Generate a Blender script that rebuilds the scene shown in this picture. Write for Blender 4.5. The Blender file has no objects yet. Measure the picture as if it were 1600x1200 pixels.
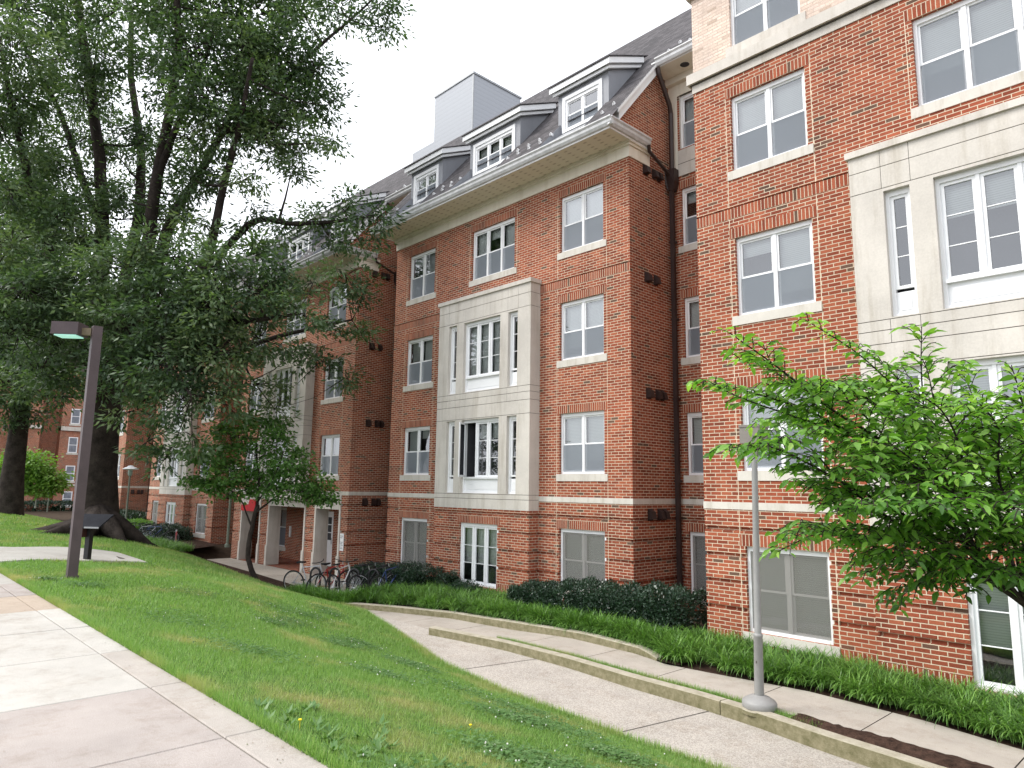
import bpy, math, random
import numpy as np
from mathutils import Vector, Matrix
random.seed(7)
rng = np.random.default_rng(11)
PI = math.pi
SC = bpy.context.scene
COL = SC.collection

# ------------------------------------------------------------------ camera, world, sun, exposure
F_PX = 1093.46
CR = Vector((0.688418, 0.72518, 0.013957))
CU = Vector((0.097486, -0.111577, 0.988963))
CF = Vector((-0.718733, 0.679459, 0.147507))
cam = bpy.data.cameras.new('camera')
camo = bpy.data.objects.new('camera', cam)
COL.objects.link(camo)
camo.matrix_world = Matrix(((CR.x, CU.x, -CF.x, 0), (CR.y, CU.y, -CF.y, 0), (CR.z, CU.z, -CF.z, 0), (0, 0, 0, 1)))
cam.sensor_width = 36.0
cam.lens = F_PX / 1600 * 36
cam.clip_start = 0.05
cam.clip_end = 2000
SC.camera = camo

SUN_EL, SUN_AZ = 48.0, 222.0          # degrees; azimuth as compass from +Y clockwise
world = bpy.data.worlds.new('World')
SC.world = world
world.use_nodes = True
wn = world.node_tree
wn.nodes.clear()
sky = wn.nodes.new('ShaderNodeTexSky')
sky.sky_type = 'NISHITA'
sky.sun_disc = False
sky.sun_elevation = math.radians(SUN_EL)
sky.sun_rotation = math.radians(SUN_AZ)
sky.air_density = 1.0
sky.dust_density = 3.0
hs = wn.nodes.new('ShaderNodeHueSaturation')
hs.inputs['Saturation'].default_value = 0.22
ov = wn.nodes.new('ShaderNodeMix')
ov.data_type = 'RGBA'
ov.inputs[0].default_value = 0.72
ov.inputs[7].default_value = (10.6, 10.9, 11.6, 1)     # even overcast veil over the sky
bg = wn.nodes.new('ShaderNodeBackground')
bg.inputs[1].default_value = 0.125
wo = wn.nodes.new('ShaderNodeOutputWorld')
wn.links.new(sky.outputs[0], hs.inputs['Color'])
wn.links.new(hs.outputs[0], ov.inputs[6])
cl_ = wn.nodes.new('ShaderNodeTexNoise')
cl_.inputs['Scale'].default_value = 2.6
cl_.inputs['Detail'].default_value = 5
tc_ = wn.nodes.new('ShaderNodeTexCoord')
wn.links.new(tc_.outputs['Generated'], cl_.inputs['Vector'])
cr_ = wn.nodes.new('ShaderNodeMapRange')
cr_.inputs[1].default_value = 0.3; cr_.inputs[2].default_value = 0.7
cr_.inputs[3].default_value = 0.86; cr_.inputs[4].default_value = 1.22
wn.links.new(cl_.outputs[0], cr_.inputs[0])
mu_ = wn.nodes.new('ShaderNodeVectorMath'); mu_.operation = 'SCALE'
wn.links.new(ov.outputs[2], mu_.inputs[0])
wn.links.new(cr_.outputs[0], mu_.inputs[3])
wn.links.new(mu_.outputs[0], bg.inputs[0])
wn.links.new(bg.outputs[0], wo.inputs[0])

sl = bpy.data.lights.new('sun', 'SUN')
sl.energy = 2.1
sl.angle = math.radians(24)
sl.color = (1.0, 0.96, 0.9)
so = bpy.data.objects.new('sun', sl)
COL.objects.link(so)
az, el = math.radians(SUN_AZ), math.radians(SUN_EL)
sdir = Vector((math.sin(az) * math.cos(el), math.cos(az) * math.cos(el), math.sin(el)))
so.rotation_euler = sdir.to_track_quat('Z', 'Y').to_euler()
SC.view_settings.view_transform = 'Standard'
SC.view_settings.look = 'None'
SC.view_settings.gamma = 1
SC.view_settings.exposure = 0.62

def ray(u, v, t):
    """a point t metres in front of the viewpoint, towards (u, v) of the 1600x1200 photograph"""
    d = CR * ((u - 800) / F_PX) - CU * ((v - 600) / F_PX) + CF
    return d * t

# ------------------------------------------------------------------ materials
def mat(name):
    m = bpy.data.materials.new(name)
    m.use_nodes = True
    nt = m.node_tree
    return m, nt, nt.nodes['Principled BSDF']

def N(nt, t, **kw):
    n = nt.nodes.new(t)
    for k, v in kw.items():
        setattr(n, k, v)
    return n

def ramp(nt, pts, interp='LINEAR'):
    r = N(nt, 'ShaderNodeValToRGB')
    cr = r.color_ramp
    cr.interpolation = interp
    while len(cr.elements) > 1:
        cr.elements.remove(cr.elements[-1])
    cr.elements[0].position, cr.elements[0].color = pts[0][0], (*pts[0][1], 1)
    for p, c in pts[1:]:
        e = cr.elements.new(p)
        e.color = (*c, 1)
    return r

def mixc(nt, fac, a, b, mode='MIX'):
    m = N(nt, 'ShaderNodeMix', data_type='RGBA', blend_type=mode)
    L = nt.links
    for i, x in ((0, fac), (6, a), (7, b)):
        if isinstance(x, (int, float)):
            m.inputs[i].default_value = x
        elif isinstance(x, tuple):
            m.inputs[i].default_value = (*x, 1)
        else:
            L.new(x, m.inputs[i])
    return m.outputs[2]

def noise(nt, scale, detail=4, vec=None, rough=0.6):
    n = N(nt, 'ShaderNodeTexNoise')
    n.inputs['Scale'].default_value = scale
    n.inputs['Detail'].default_value = detail
    n.inputs['Roughness'].default_value = rough
    if vec is not None:
        nt.links.new(vec, n.inputs['Vector'])
    return n.outputs[0]

def world_pos(nt):
    return N(nt, 'ShaderNodeNewGeometry').outputs['Position']

def bump(nt, h, dist, bs, strength=1.0):
    b = N(nt, 'ShaderNodeBump')
    b.inputs['Distance'].default_value = dist
    b.inputs['Strength'].default_value = strength
    nt.links.new(h, b.inputs['Height'])
    nt.links.new(b.outputs[0], bs.inputs['Normal'])

def brick_mat(name, offset, bricks, mortar, dark=0.03):
    m, nt, bs = mat(name)
    L = nt.links
    uv = N(nt, 'ShaderNodeUVMap')
    # slight wobble so that courses are not ruler-straight
    bt = N(nt, 'ShaderNodeTexBrick')
    bt.offset = offset
    bt.offset_frequency = 2
    bt.squash = 1.0
    bt.inputs['Color1'].default_value = (0, 0, 0, 1)
    bt.inputs['Color2'].default_value = (1, 1, 1, 1)
    bt.inputs['Mortar'].default_value = (0.5, 0.5, 0.5, 1)
    bt.inputs['Scale'].default_value = 1
    bt.inputs['Brick Width'].default_value = 0.213
    bt.inputs['Row Height'].default_value = 0.0677
    bt.inputs['Mortar Size'].default_value = 0.0074
    bt.inputs['Mortar Smooth'].default_value = 0.25
    bt.inputs['Bias'].default_value = 0
    mp = N(nt, 'ShaderNodeMapping')
    L.new(uv.outputs[0], mp.inputs[0])
    wob = N(nt, 'ShaderNodeTexNoise')
    wob.inputs['Scale'].default_value = 9
    L.new(mp.outputs[0], wob.inputs['Vector'])
    va = N(nt, 'ShaderNodeVectorMath', operation='MULTIPLY_ADD')
    L.new(wob.outputs[1], va.inputs[0])
    va.inputs[1].default_value = (0.006, 0.006, 0)
    L.new(mp.outputs[0], va.inputs[2])
    L.new(va.outputs[0], bt.inputs['Vector'])
    r = ramp(nt, [(0.0, bricks[0]), (dark, bricks[0]), (dark + 0.015, bricks[1]), (0.45, bricks[2]), (0.75, bricks[3]), (1.0, bricks[4])])
    L.new(bt.outputs[0], r.inputs[0])
    pos = world_pos(nt)
    n1 = noise(nt, 0.9, 5, pos)
    n2 = noise(nt, 70, 3, pos)
    rr = ramp(nt, [(0.3, (0.78, 0.78, 0.8)), (0.7, (1.15, 1.12, 1.1))])
    L.new(n1, rr.inputs[0])
    c1 = mixc(nt, 1.0, r.outputs[0], rr.outputs[0], 'MULTIPLY')
    r2 = ramp(nt, [(0.3, (0.78, 0.75, 0.75)), (0.7, (1.2, 1.2, 1.2))])
    L.new(n2, r2.inputs[0])
    c1 = mixc(nt, 1.0, c1, r2.outputs[0], 'MULTIPLY')
    st = N(nt, 'ShaderNodeMapping')
    st.inputs['Scale'].default_value = (2.2, 2.2, 0.22)
    L.new(pos, st.inputs[0])
    sr = ramp(nt, [(0.28, (0.74, 0.72, 0.72)), (0.46, (1, 1, 1)), (0.8, (1.08, 1.07, 1.05))])
    L.new(noise(nt, 1.0, 5, st.outputs[0], 0.65), sr.inputs[0])
    c1 = mixc(nt, 1.0, c1, sr.outputs[0], 'MULTIPLY')
    mm = ramp(nt, [(0.25, tuple(x * 0.7 for x in mortar)), (0.7, mortar)])
    L.new(noise(nt, 3.0, 4, pos), mm.inputs[0])
    c = mixc(nt, bt.outputs['Fac'], c1, mm.outputs[0])
    L.new(c, bs.inputs['Base Color'])
    bs.inputs['Roughness'].default_value = 0.9
    bs.inputs['Specular IOR Level'].default_value = 0.25
    inv = N(nt, 'ShaderNodeMath', operation='SUBTRACT')
    inv.inputs[0].default_value = 1
    L.new(bt.outputs['Fac'], inv.inputs[1])
    ad = N(nt, 'ShaderNodeMath', operation='MULTIPLY_ADD')
    L.new(n2, ad.inputs[0])
    ad.inputs[1].default_value = 0.4
    L.new(inv.outputs[0], ad.inputs[2])
    bump(nt, ad.outputs[0], 0.006, bs, 0.8)
    return m

REDS = [(0.125, 0.075, 0.052), (0.190, 0.046, 0.024), (0.295, 0.076, 0.039), (0.360, 0.110, 0.056), (0.255, 0.063, 0.033)]
MORT = (0.66, 0.55, 0.41)
M_BRICK = brick_mat('red brick', 0.5, REDS, MORT)
M_SOLD = brick_mat('red brick on end', 0.0, REDS, MORT, 0.03)
PALE = [(0.50, 0.40, 0.32), (0.66, 0.54, 0.45), (0.72, 0.60, 0.50), (0.76, 0.64, 0.55), (0.66, 0.53, 0.44)]
M_PALE = brick_mat('pale brick', 0.5, PALE, (0.62, 0.5, 0.42))

def simple(name, col, rough=0.7, spec=0.4, var=0.12, scale=3.0, metal=0.0, bmp=0.0, fine=40):
    m, nt, bs = mat(name)
    pos = world_pos(nt)
    a = tuple(max(0, x * (1 - var)) for x in col)
    b = tuple(x * (1 + var) for x in col)
    r = ramp(nt, [(0.3, a), (0.7, b)])
    mx = N(nt, 'ShaderNodeMath', operation='ADD')
    nt.links.new(noise(nt, scale, 5, pos), mx.inputs[0])
    s = N(nt, 'ShaderNodeMath', operation='MULTIPLY_ADD')
    nt.links.new(noise(nt, fine, 3, pos), s.inputs[0])
    s.inputs[1].default_value = 0.4
    s.inputs[2].default_value = -0.2
    nt.links.new(s.outputs[0], mx.inputs[1])
    nt.links.new(mx.outputs[0], r.inputs[0])
    nt.links.new(r.outputs[0], bs.inputs['Base Color'])
    bs.inputs['Roughness'].default_value = rough
    bs.inputs['Specular IOR Level'].default_value = spec
    bs.inputs['Metallic'].default_value = metal
    if bmp:
        bump(nt, noise(nt, fine, 4, pos), bmp, bs, 0.7)
    return m

M_STONE = simple('limestone', (0.57, 0.535, 0.485), 0.85, 0.25, 0.13, 0.9, bmp=0.002)
M_WHITE = simple('white painted trim', (0.80, 0.81, 0.82), 0.45, 0.4, 0.04, 2)
M_CREAM = simple('cream painted wood', (0.74, 0.70, 0.60), 0.6, 0.3, 0.05, 1)
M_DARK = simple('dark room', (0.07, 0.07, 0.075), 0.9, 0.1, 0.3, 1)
M_JOINT = simple('stone joint', (0.10, 0.09, 0.08), 0.9, 0.1)
M_MORT = simple('control joint', (0.68, 0.58, 0.44), 0.9, 0.2, 0.2, 6)
M_SILL = simple('limestone sill', (0.58, 0.55, 0.495), 0.85, 0.25, 0.08, 2)
M_BROWN = simple('dark brown metal', (0.030, 0.016, 0.014), 0.5, 0.5, 0.25, 6)
M_GREYMETAL = simple('grey galvanized metal', (0.30, 0.31, 0.32), 0.45, 0.5, 0.12, 4, 0.3)
M_GUTTER = simple('aged white gutter', (0.56, 0.57, 0.58), 0.5, 0.5, 0.16, 5)
M_SIDING = simple('grey zinc cladding', (0.25, 0.26, 0.285), 0.55, 0.4, 0.08, 1)
M_SASH = simple('dusty grey sash', (0.55, 0.54, 0.52), 0.6, 0.3, 0.05)
M_CASSE = simple('curtain', (0.42, 0.42, 0.42), 0.9, 0.1, 0.1)

def weather(m_, scale, lo):
    nt = m_.node_tree
    bs = nt.nodes['Principled BSDF']
    src = bs.inputs['Base Color'].links[0].from_socket
    mp_ = N(nt, 'ShaderNodeMapping')
    mp_.inputs['Scale'].default_value = (scale, scale, scale * 0.12)
    nt.links.new(world_pos(nt), mp_.inputs[0])
    r_ = ramp(nt, [(0.30, lo), (0.50, (1, 1, 1)), (1.0, (1.03, 1.03, 1.03))])
    nt.links.new(noise(nt, 1.0, 6, mp_.outputs[0], 0.7), r_.inputs[0])
    nt.links.new(mixc(nt, 1.0, src, r_.outputs[0], 'MULTIPLY'), bs.inputs['Base Color'])
weather(M_STONE, 4.0, (0.80, 0.78, 0.74))
weather(M_SILL, 6.0, (0.78, 0.76, 0.71))
weather(M_CREAM, 3.0, (0.86, 0.84, 0.80))
weather(M_SIDING, 3.0, (0.84, 0.84, 0.85))
def louvre_mat():
    m, nt, bs = mat('pale ribbed cladding')
    pos = world_pos(nt)
    sx = N(nt, 'ShaderNodeSeparateXYZ')
    nt.links.new(pos, sx.inputs[0])
    mu = N(nt, 'ShaderNodeMath', operation='MULTIPLY')
    nt.links.new(sx.outputs[2], mu.inputs[0])
    mu.inputs[1].default_value = 5.0
    fr = N(nt, 'ShaderNodeMath', operation='FRACT')
    nt.links.new(mu.outputs[0], fr.inputs[0])
    r = ramp(nt, [(0.0, (0.25, 0.27, 0.30)), (0.10, (0.36, 0.38, 0.41)), (1.0, (0.38, 0.40, 0.435))])
    nt.links.new(fr.outputs[0], r.inputs[0])
    nt.links.new(r.outputs[0], bs.inputs['Base Color'])
    bs.inputs['Roughness'].default_value = 0.55
    bump(nt, fr.outputs[0], 0.01, bs, 0.6)
    return m
M_LOUVRE = louvre_mat()

def shingle_mat():
    m, nt, bs = mat('asphalt shingles')
    uv = N(nt, 'ShaderNodeUVMap')
    bt = N(nt, 'ShaderNodeTexBrick')
    bt.offset = 0.5
    for k, v in (('Scale', 1), ('Brick Width', 0.24), ('Row Height', 0.14), ('Mortar Size', 0.006), ('Mortar Smooth', 0.3)):
        bt.inputs[k].default_value = v
    bt.inputs['Color1'].default_value = (0, 0, 0, 1)
    bt.inputs['Color2'].default_value = (1, 1, 1, 1)
    bt.inputs['Mortar'].default_value = (0, 0, 0, 1)
    nt.links.new(uv.outputs[0], bt.inputs['Vector'])
    r = ramp(nt, [(0, (0.045, 0.042, 0.045)), (0.5, (0.075, 0.068, 0.072)), (1, (0.10, 0.092, 0.098))])
    nt.links.new(bt.outputs[0], r.inputs[0])
    c = mixc(nt, bt.outputs['Fac'], r.outputs[0], (0.02, 0.02, 0.02))
    n = noise(nt, 90, 2, world_pos(nt))
    r2 = ramp(nt, [(0.3, (0.6, 0.6, 0.6)), (0.7, (1.4, 1.4, 1.4))])
    nt.links.new(n, r2.inputs[0])
    nt.links.new(mixc(nt, 1.0, c, r2.outputs[0], 'MULTIPLY'), bs.inputs['Base Color'])
    bs.inputs['Roughness'].default_value = 0.95
    inv = N(nt, 'ShaderNodeMath', operation='SUBTRACT')
    inv.inputs[0].default_value = 1
    nt.links.new(bt.outputs['Fac'], inv.inputs[1])
    bump(nt, inv.outputs[0], 0.008, bs)
    return m
M_ROOF = shingle_mat()

def soffit_mat():
    m, nt, bs = mat('vented soffit')
    uv = N(nt, 'ShaderNodeUVMap')
    bt = N(nt, 'ShaderNodeTexBrick')
    bt.offset = 0.5
    for k, v in (('Scale', 1), ('Brick Width', 0.30), ('Row Height', 0.15), ('Mortar Size', 0.055), ('Mortar Smooth', 0.15)):
        bt.inputs[k].default_value = v
    nt.links.new(uv.outputs[0], bt.inputs['Vector'])
    # small dark perforations: an elongated lattice of dots
    mp = N(nt, 'ShaderNodeMapping')
    mp.inputs['Scale'].default_value = (3.2, 7.0, 1)
    nt.links.new(uv.outputs[0], mp.inputs[0])
    vo = N(nt, 'ShaderNodeTexVoronoi')
    vo.inputs['Randomness'].default_value = 0.12
    vo.inputs['Scale'].default_value = 1
    nt.links.new(mp.outputs[0], vo.inputs['Vector'])
    r = ramp(nt, [(0.0, (0.42, 0.36, 0.27)), (0.13, (0.50, 0.44, 0.34)), (0.24, (0.74, 0.69, 0.57)), (1, (0.76, 0.71, 0.59))])
    nt.links.new(vo.outputs['Distance'], r.inputs[0])
    nt.links.new(r.outputs[0], bs.inputs['Base Color'])
    bs.inputs['Roughness'].default_value = 0.6
    return m
M_SOFFIT = soffit_mat()

def glass_mat(name, tint, refl):
    m = bpy.data.materials.new(name)
    m.use_nodes = True
    nt = m.node_tree
    nt.nodes.clear()
    tr = N(nt, 'ShaderNodeBsdfTransparent')
    tr.inputs[0].default_value = (*tint, 1)
    gl = N(nt, 'ShaderNodeBsdfGlossy')
    gl.inputs['Roughness'].default_value = 0.015
    gl.inputs[0].default_value = (0.95, 0.97, 1, 1)
    fr = N(nt, 'ShaderNodeFresnel')
    fr.inputs[0].default_value = 1.5
    nn = N(nt, 'ShaderNodeBump')
    nn.inputs['Distance'].default_value = 0.012
    nn.inputs['Strength'].default_value = 0.25
    nt.links.new(noise(nt, 1.6, 1, world_pos(nt)), nn.inputs['Height'])
    nt.links.new(nn.outputs[0], gl.inputs['Normal'])
    ma = N(nt, 'ShaderNodeMath', operation='MULTIPLY_ADD')
    nt.links.new(fr.outputs[0], ma.inputs[0])
    ma.inputs[1].default_value = 1.5
    ma.inputs[2].default_value = refl
    ma.use_clamp = True
    mx = N(nt, 'ShaderNodeMixShader')
    nt.links.new(ma.outputs[0], mx.inputs[0])
    nt.links.new(tr.outputs[0], mx.inputs[1])
    nt.links.new(gl.outputs[0], mx.inputs[2])
    o = N(nt, 'ShaderNodeOutputMaterial')
    nt.links.new(mx.outputs[0], o.inputs[0])
    return m
M_GLASS = glass_mat('window glass', (0.80, 0.84, 0.83), 0.11)

def blind_mat(name, c):
    m, nt, bs = mat(name)
    pos = world_pos(nt)
    sx = N(nt, 'ShaderNodeSeparateXYZ')
    nt.links.new(pos, sx.inputs[0])
    mu = N(nt, 'ShaderNodeMath', operation='MULTIPLY')
    nt.links.new(sx.outputs[2], mu.inputs[0])
    mu.inputs[1].default_value = 28.0
    fr = N(nt, 'ShaderNodeMath', operation='FRACT')
    nt.links.new(mu.outputs[0], fr.inputs[0])
    r = ramp(nt, [(0.0, tuple(x * 0.55 for x in c)), (0.25, tuple(x * 0.95 for x in c)), (1.0, c)])
    nt.links.new(fr.outputs[0], r.inputs[0])
    nt.links.new(r.outputs[0], bs.inputs['Base Color'])
    bs.inputs['Roughness'].default_value = 0.6
    bump(nt, fr.outputs[0], 0.01, bs, 0.5)
    return m
M_BLIND = blind_mat('venetian blind', (0.80, 0.80, 0.79))

def screen_mat(name, col, alpha):
    m = bpy.data.materials.new(name)
    m.use_nodes = True
    nt = m.node_tree
    nt.nodes.clear()
    tr = N(nt, 'ShaderNodeBsdfTransparent')
    df = N(nt, 'ShaderNodeBsdfDiffuse')
    df.inputs[0].default_value = (*col, 1)
    mx = N(nt, 'ShaderNodeMixShader')
    mx.inputs[0].default_value = alpha
    nt.links.new(tr.outputs[0], mx.inputs[1])
    nt.links.new(df.outputs[0], mx.inputs[2])
    o = N(nt, 'ShaderNodeOutputMaterial')
    nt.links.new(mx.outputs[0], o.inputs[0])
    return m
M_SCREEN = screen_mat('insect screen', (0.27, 0.30, 0.335), 0.60)
M_SCREENG = screen_mat('dusty insect screen', (0.24, 0.235, 0.22), 0.55)

# ------------------------------------------------------------------ mesh helpers
class MB:
    def __init__(s):
        s.v, s.f, s.uv, s.mi, s.mats = [], [], [], [], []
    def m(s, material):
        if material not in s.mats:
            s.mats.append(material)
        return s.mats.index(material)
    def poly(s, pts, material, uvs=None):
        i = len(s.v)
        s.v += [tuple(p) for p in pts]
        s.f.append(tuple(range(i, i + len(pts))))
        s.mi.append(s.m(material))
        if uvs is None:
            a, b, c = Vector(pts[0]), Vector(pts[1]), Vector(pts[2])
            n = (b - a).cross(c - b)
            ax, ay, az_ = abs(n.x), abs(n.y), abs(n.z)
            if az_ >= ax and az_ >= ay:
                uvs = [(p[0], p[1]) for p in pts]
            elif ay >= ax:
                uvs = [(p[0], p[2]) for p in pts]
            else:
                uvs = [(p[1], p[2]) for p in pts]
        s.uv += list(uvs)
    def box(s, x0, x1, y0, y1, z0, z1, material, skip=''):
        if x0 > x1: x0, x1 = x1, x0
        if y0 > y1: y0, y1 = y1, y0
        if z0 > z1: z0, z1 = z1, z0
        P = [(x0, y0, z0), (x1, y0, z0), (x1, y1, z0), (x0, y1, z0), (x0, y0, z1), (x1, y0, z1), (x1, y1, z1), (x0, y1, z1)]
        F = {'b': (3, 2, 1, 0), 't': (4, 5, 6, 7), 'f': (0, 1, 5, 4), 'k': (2, 3, 7, 6), 'l': (3, 0, 4, 7), 'r': (1, 2, 6, 5)}
        for k, q in F.items():
            if k not in skip:
                s.poly([P[i] for i in q], material)
    def prism(s, pts, d, material):
        """closed prism: polygon pts swept by vector d"""
        d = Vector(d)
        p = [Vector(x) for x in pts]
        q = [x + d for x in p]
        s.poly(p[::-1], material)
        s.poly(q, material)
        n = len(p)
        for i in range(n):
            j = (i + 1) % n
            s.poly([p[i], p[j], q[j], q[i]], material)
    def tube(s, pts, radii, material, sides=8, caps=True):
        pts = [Vector(p) for p in pts]
        if isinstance(radii, (int, float)):
            radii = [radii] * len(pts)
        rings = []
        up = None
        for i, p in enumerate(pts):
            d = (pts[min(i + 1, len(pts) - 1)] - pts[max(i - 1, 0)]).normalized()
            if up is None:
                up = d.orthogonal().normalized()
            up = (up - d * up.dot(d)).normalized()
            w = d.cross(up)
            b = len(s.v)
            for k in range(sides):
                a = 2 * PI * k / sides
                s.v.append(tuple(p + (up * math.cos(a) + w * math.sin(a)) * radii[i]))
            rings.append(b)
        mi = s.m(material)
        for a, b in zip(rings, rings[1:]):
            for k in range(sides):
                k2 = (k + 1) % sides
                s.f.append((a + k, a + k2, b + k2, b + k))
                s.mi.append(mi)
                s.uv += [(0, 0)] * 4
        if caps:
            s.f.append(tuple(rings[0] + k for k in range(sides))[::-1]); s.mi.append(mi); s.uv += [(0, 0)] * sides
            s.f.append(tuple(rings[-1] + k for k in range(sides))); s.mi.append(mi); s.uv += [(0, 0)] * sides
    def lathe(s, c, prof, material, seg=20):
        c = Vector(c)
        b = len(s.v)
        for r, z in prof:
            for k in range(seg):
                a = 2 * PI * k / seg
                s.v.append((c.x + r * math.cos(a), c.y + r * math.sin(a), c.z + z))
        mi = s.m(material)
        for i in range(len(prof) - 1):
            for k in range(seg):
                k2 = (k + 1) % seg
                s.f.append((b + i * seg + k, b + i * seg + k2, b + (i + 1) * seg + k2, b + (i + 1) * seg + k))
                s.mi.append(mi); s.uv += [(0, 0)] * 4
    def build(s, name, parent=None, smooth=False, loc=None):
        me = bpy.data.meshes.new(name)
        me.from_pydata(s.v, [], s.f)
        uvl = me.uv_layers.new(name='UVMap')
        uvl.data.foreach_set('uv', np.array(s.uv, dtype=np.float32).ravel())
        for mt in s.mats:
            me.materials.append(mt)
        me.polygons.foreach_set('material_index', s.mi)
        if smooth:
            me.polygons.foreach_set('use_smooth', [True] * len(s.f))
        me.update()
        o = bpy.data.objects.new(name, me)
        COL.objects.link(o)
        if parent: o.parent = parent
        if loc: o.location = loc
        return o

def npmesh(name, V, k, material, parent=None, smooth=False, attr=None):
    """V: (n*k,3) vertices, every k of them one face"""
    V = np.ascontiguousarray(V, dtype=np.float32)
    n = len(V) // k
    me = bpy.data.meshes.new(name)
    me.vertices.add(n * k)
    me.vertices.foreach_set('co', V.ravel())
    me.loops.add(n * k)
    me.loops.foreach_set('vertex_index', np.arange(n * k, dtype=np.int32))
    me.polygons.add(n)
    me.polygons.foreach_set('loop_start', np.arange(0, n * k, k, dtype=np.int32))
    me.polygons.foreach_set('loop_total', np.full(n, k, dtype=np.int32))
    me.materials.append(material)
    if smooth:
        me.polygons.foreach_set('use_smooth', np.ones(n, dtype=bool))
    if attr is not None:
        a = me.attributes.new('tone', 'FLOAT', 'FACE')
        a.data.foreach_set('value', np.ascontiguousarray(attr, dtype=np.float32))
    me.update()
    me.validate()
    o = bpy.data.objects.new(name, me)
    COL.objects.link(o)
    if parent: o.parent = parent
    return o

def tag(o, label=None, cat=None, group=None, kind=None):
    if label: o['label'] = label
    if cat: o['category'] = cat
    if group: o['group'] = group
    if kind: o['kind'] = kind
    return o

def empty(name, label, cat, group=None, loc=(0, 0, 0), rz=0):
    o = bpy.data.objects.new(name, None)
    COL.objects.link(o)
    o.location = loc
    o.rotation_euler = (0, 0, rz)
    return tag(o, label, cat, group)

# ------------------------------------------------------------------ facade as a relief grid
class Wall:
    """rectangular relief: cells of depth d (inwards), later rects win; material None = hole"""
    def __init__(s, P, a0, a1, b0, b1, material=M_BRICK):
        s.P, s.r = P, []
        s.ext = (a0, a1, b0, b1)
        s.rect(a0, a1, b0, b1, 0, material)
    def rect(s, a0, a1, b0, b1, d, material, rev=None, origin=None):
        s.r.append((a0, a1, b0, b1, d, material, rev, b0 if origin is None else origin))
    def emit(s, mb):
        a0, a1, b0, b1 = s.ext
        A = sorted({round(min(max(x, a0), a1), 4) for r in s.r for x in r[:2]})
        B = sorted({round(min(max(x, b0), b1), 4) for r in s.r for x in r[2:4]})
        na, nb = len(A) - 1, len(B) - 1
        cell = [[None] * nb for _ in range(na)]
        for r in s.r:
            for i in range(na):
                ca = (A[i] + A[i + 1]) / 2
                if not (r[0] < ca < r[1]): continue
                for j in range(nb):
                    cb = (B[j] + B[j + 1]) / 2
                    if r[2] < cb < r[3]: cell[i][j] = r
        def uv(m_, o, a, b):
            return (b - o + 0.0, a) if m_ is M_SOLD else (a, b)
        for j in range(nb):
            i = 0
            while i < na:
                c = cell[i][j]
                k = i
                while k + 1 < na and cell[k + 1][j] is c: k += 1
                if c[5] is not None:
                    q = [(A[i], B[j]), (A[k + 1], B[j]), (A[k + 1], B[j + 1]), (A[i], B[j + 1])]
                    mb.poly([s.P(a, b, c[4]) for a, b in q], c[5], [uv(c[5], c[7], a, b) for a, b in q])
                i = k + 1
        def side(c, e, pa, pb, horiz):
            if abs(c[4] - e[4]) < 1e-5: return
            deep, shal = (c, e) if c[4] > e[4] else (e, c)
            m_ = deep[6] or shal[5] or M_BRICK
            if m_ is M_SOLD: m_ = M_BRICK
            d0, d1 = shal[4], deep[4]
            pts = [s.P(*pa, d0), s.P(*pb, d0), s.P(*pb, d1), s.P(*pa, d1)]
            if horiz: u = [(pa[0], pa[1]), (pb[0], pb[1]), (pb[0], pb[1] + d1 - d0), (pa[0], pa[1] + d1 - d0)]
            else: u = [(0, pa[1]), (0, pb[1]), (d1 - d0, pb[1]), (d1 - d0, pa[1])]
            mb.poly(pts, m_, u)
        for i in range(na):
            for j in range(nb):
                if i + 1 < na and cell[i][j] is not cell[i + 1][j]:
                    side(cell[i][j], cell[i + 1][j], (A[i + 1], B[j]), (A[i + 1], B[j + 1]), False)
                if j + 1 < nb and cell[i][j] is not cell[i][j + 1]:
                    side(cell[i][j], cell[i][j + 1], (A[i], B[j + 1]), (A[i + 1], B[j + 1]), True)

# ------------------------------------------------------------------ levels (z = 0 is the viewer's eye)
ROWS = {1: (0.37, 1.88), 2: (3.24, 4.76), 3: (6.11, 7.64)}
GZ = (-2.42, -0.96)
BASE = -3.6
GROOVES = [(-0.70, -0.632), (-1.165, -1.097), (-1.63, -1.562), (-2.09, -2.022)]
BAND = (-0.32, -0.19)
BELT = (5.16, 5.363)
FRZ0, SOF = 8.02, 8.40
EAVE_Y, EAVE_Z, SLOPE = 12.10, 8.66, 1.18
def roof_z(y): return EAVE_Z + SLOPE * (y - EAVE_Y)
RIDGE_Y = 16.9
LINK_Y, LINK_EAVE_Y = 14.75, 13.98

BLD = empty('residence_hall', 'long red brick residence hall with limestone window bays, grey shingle roof and white dormers', 'building')

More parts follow.
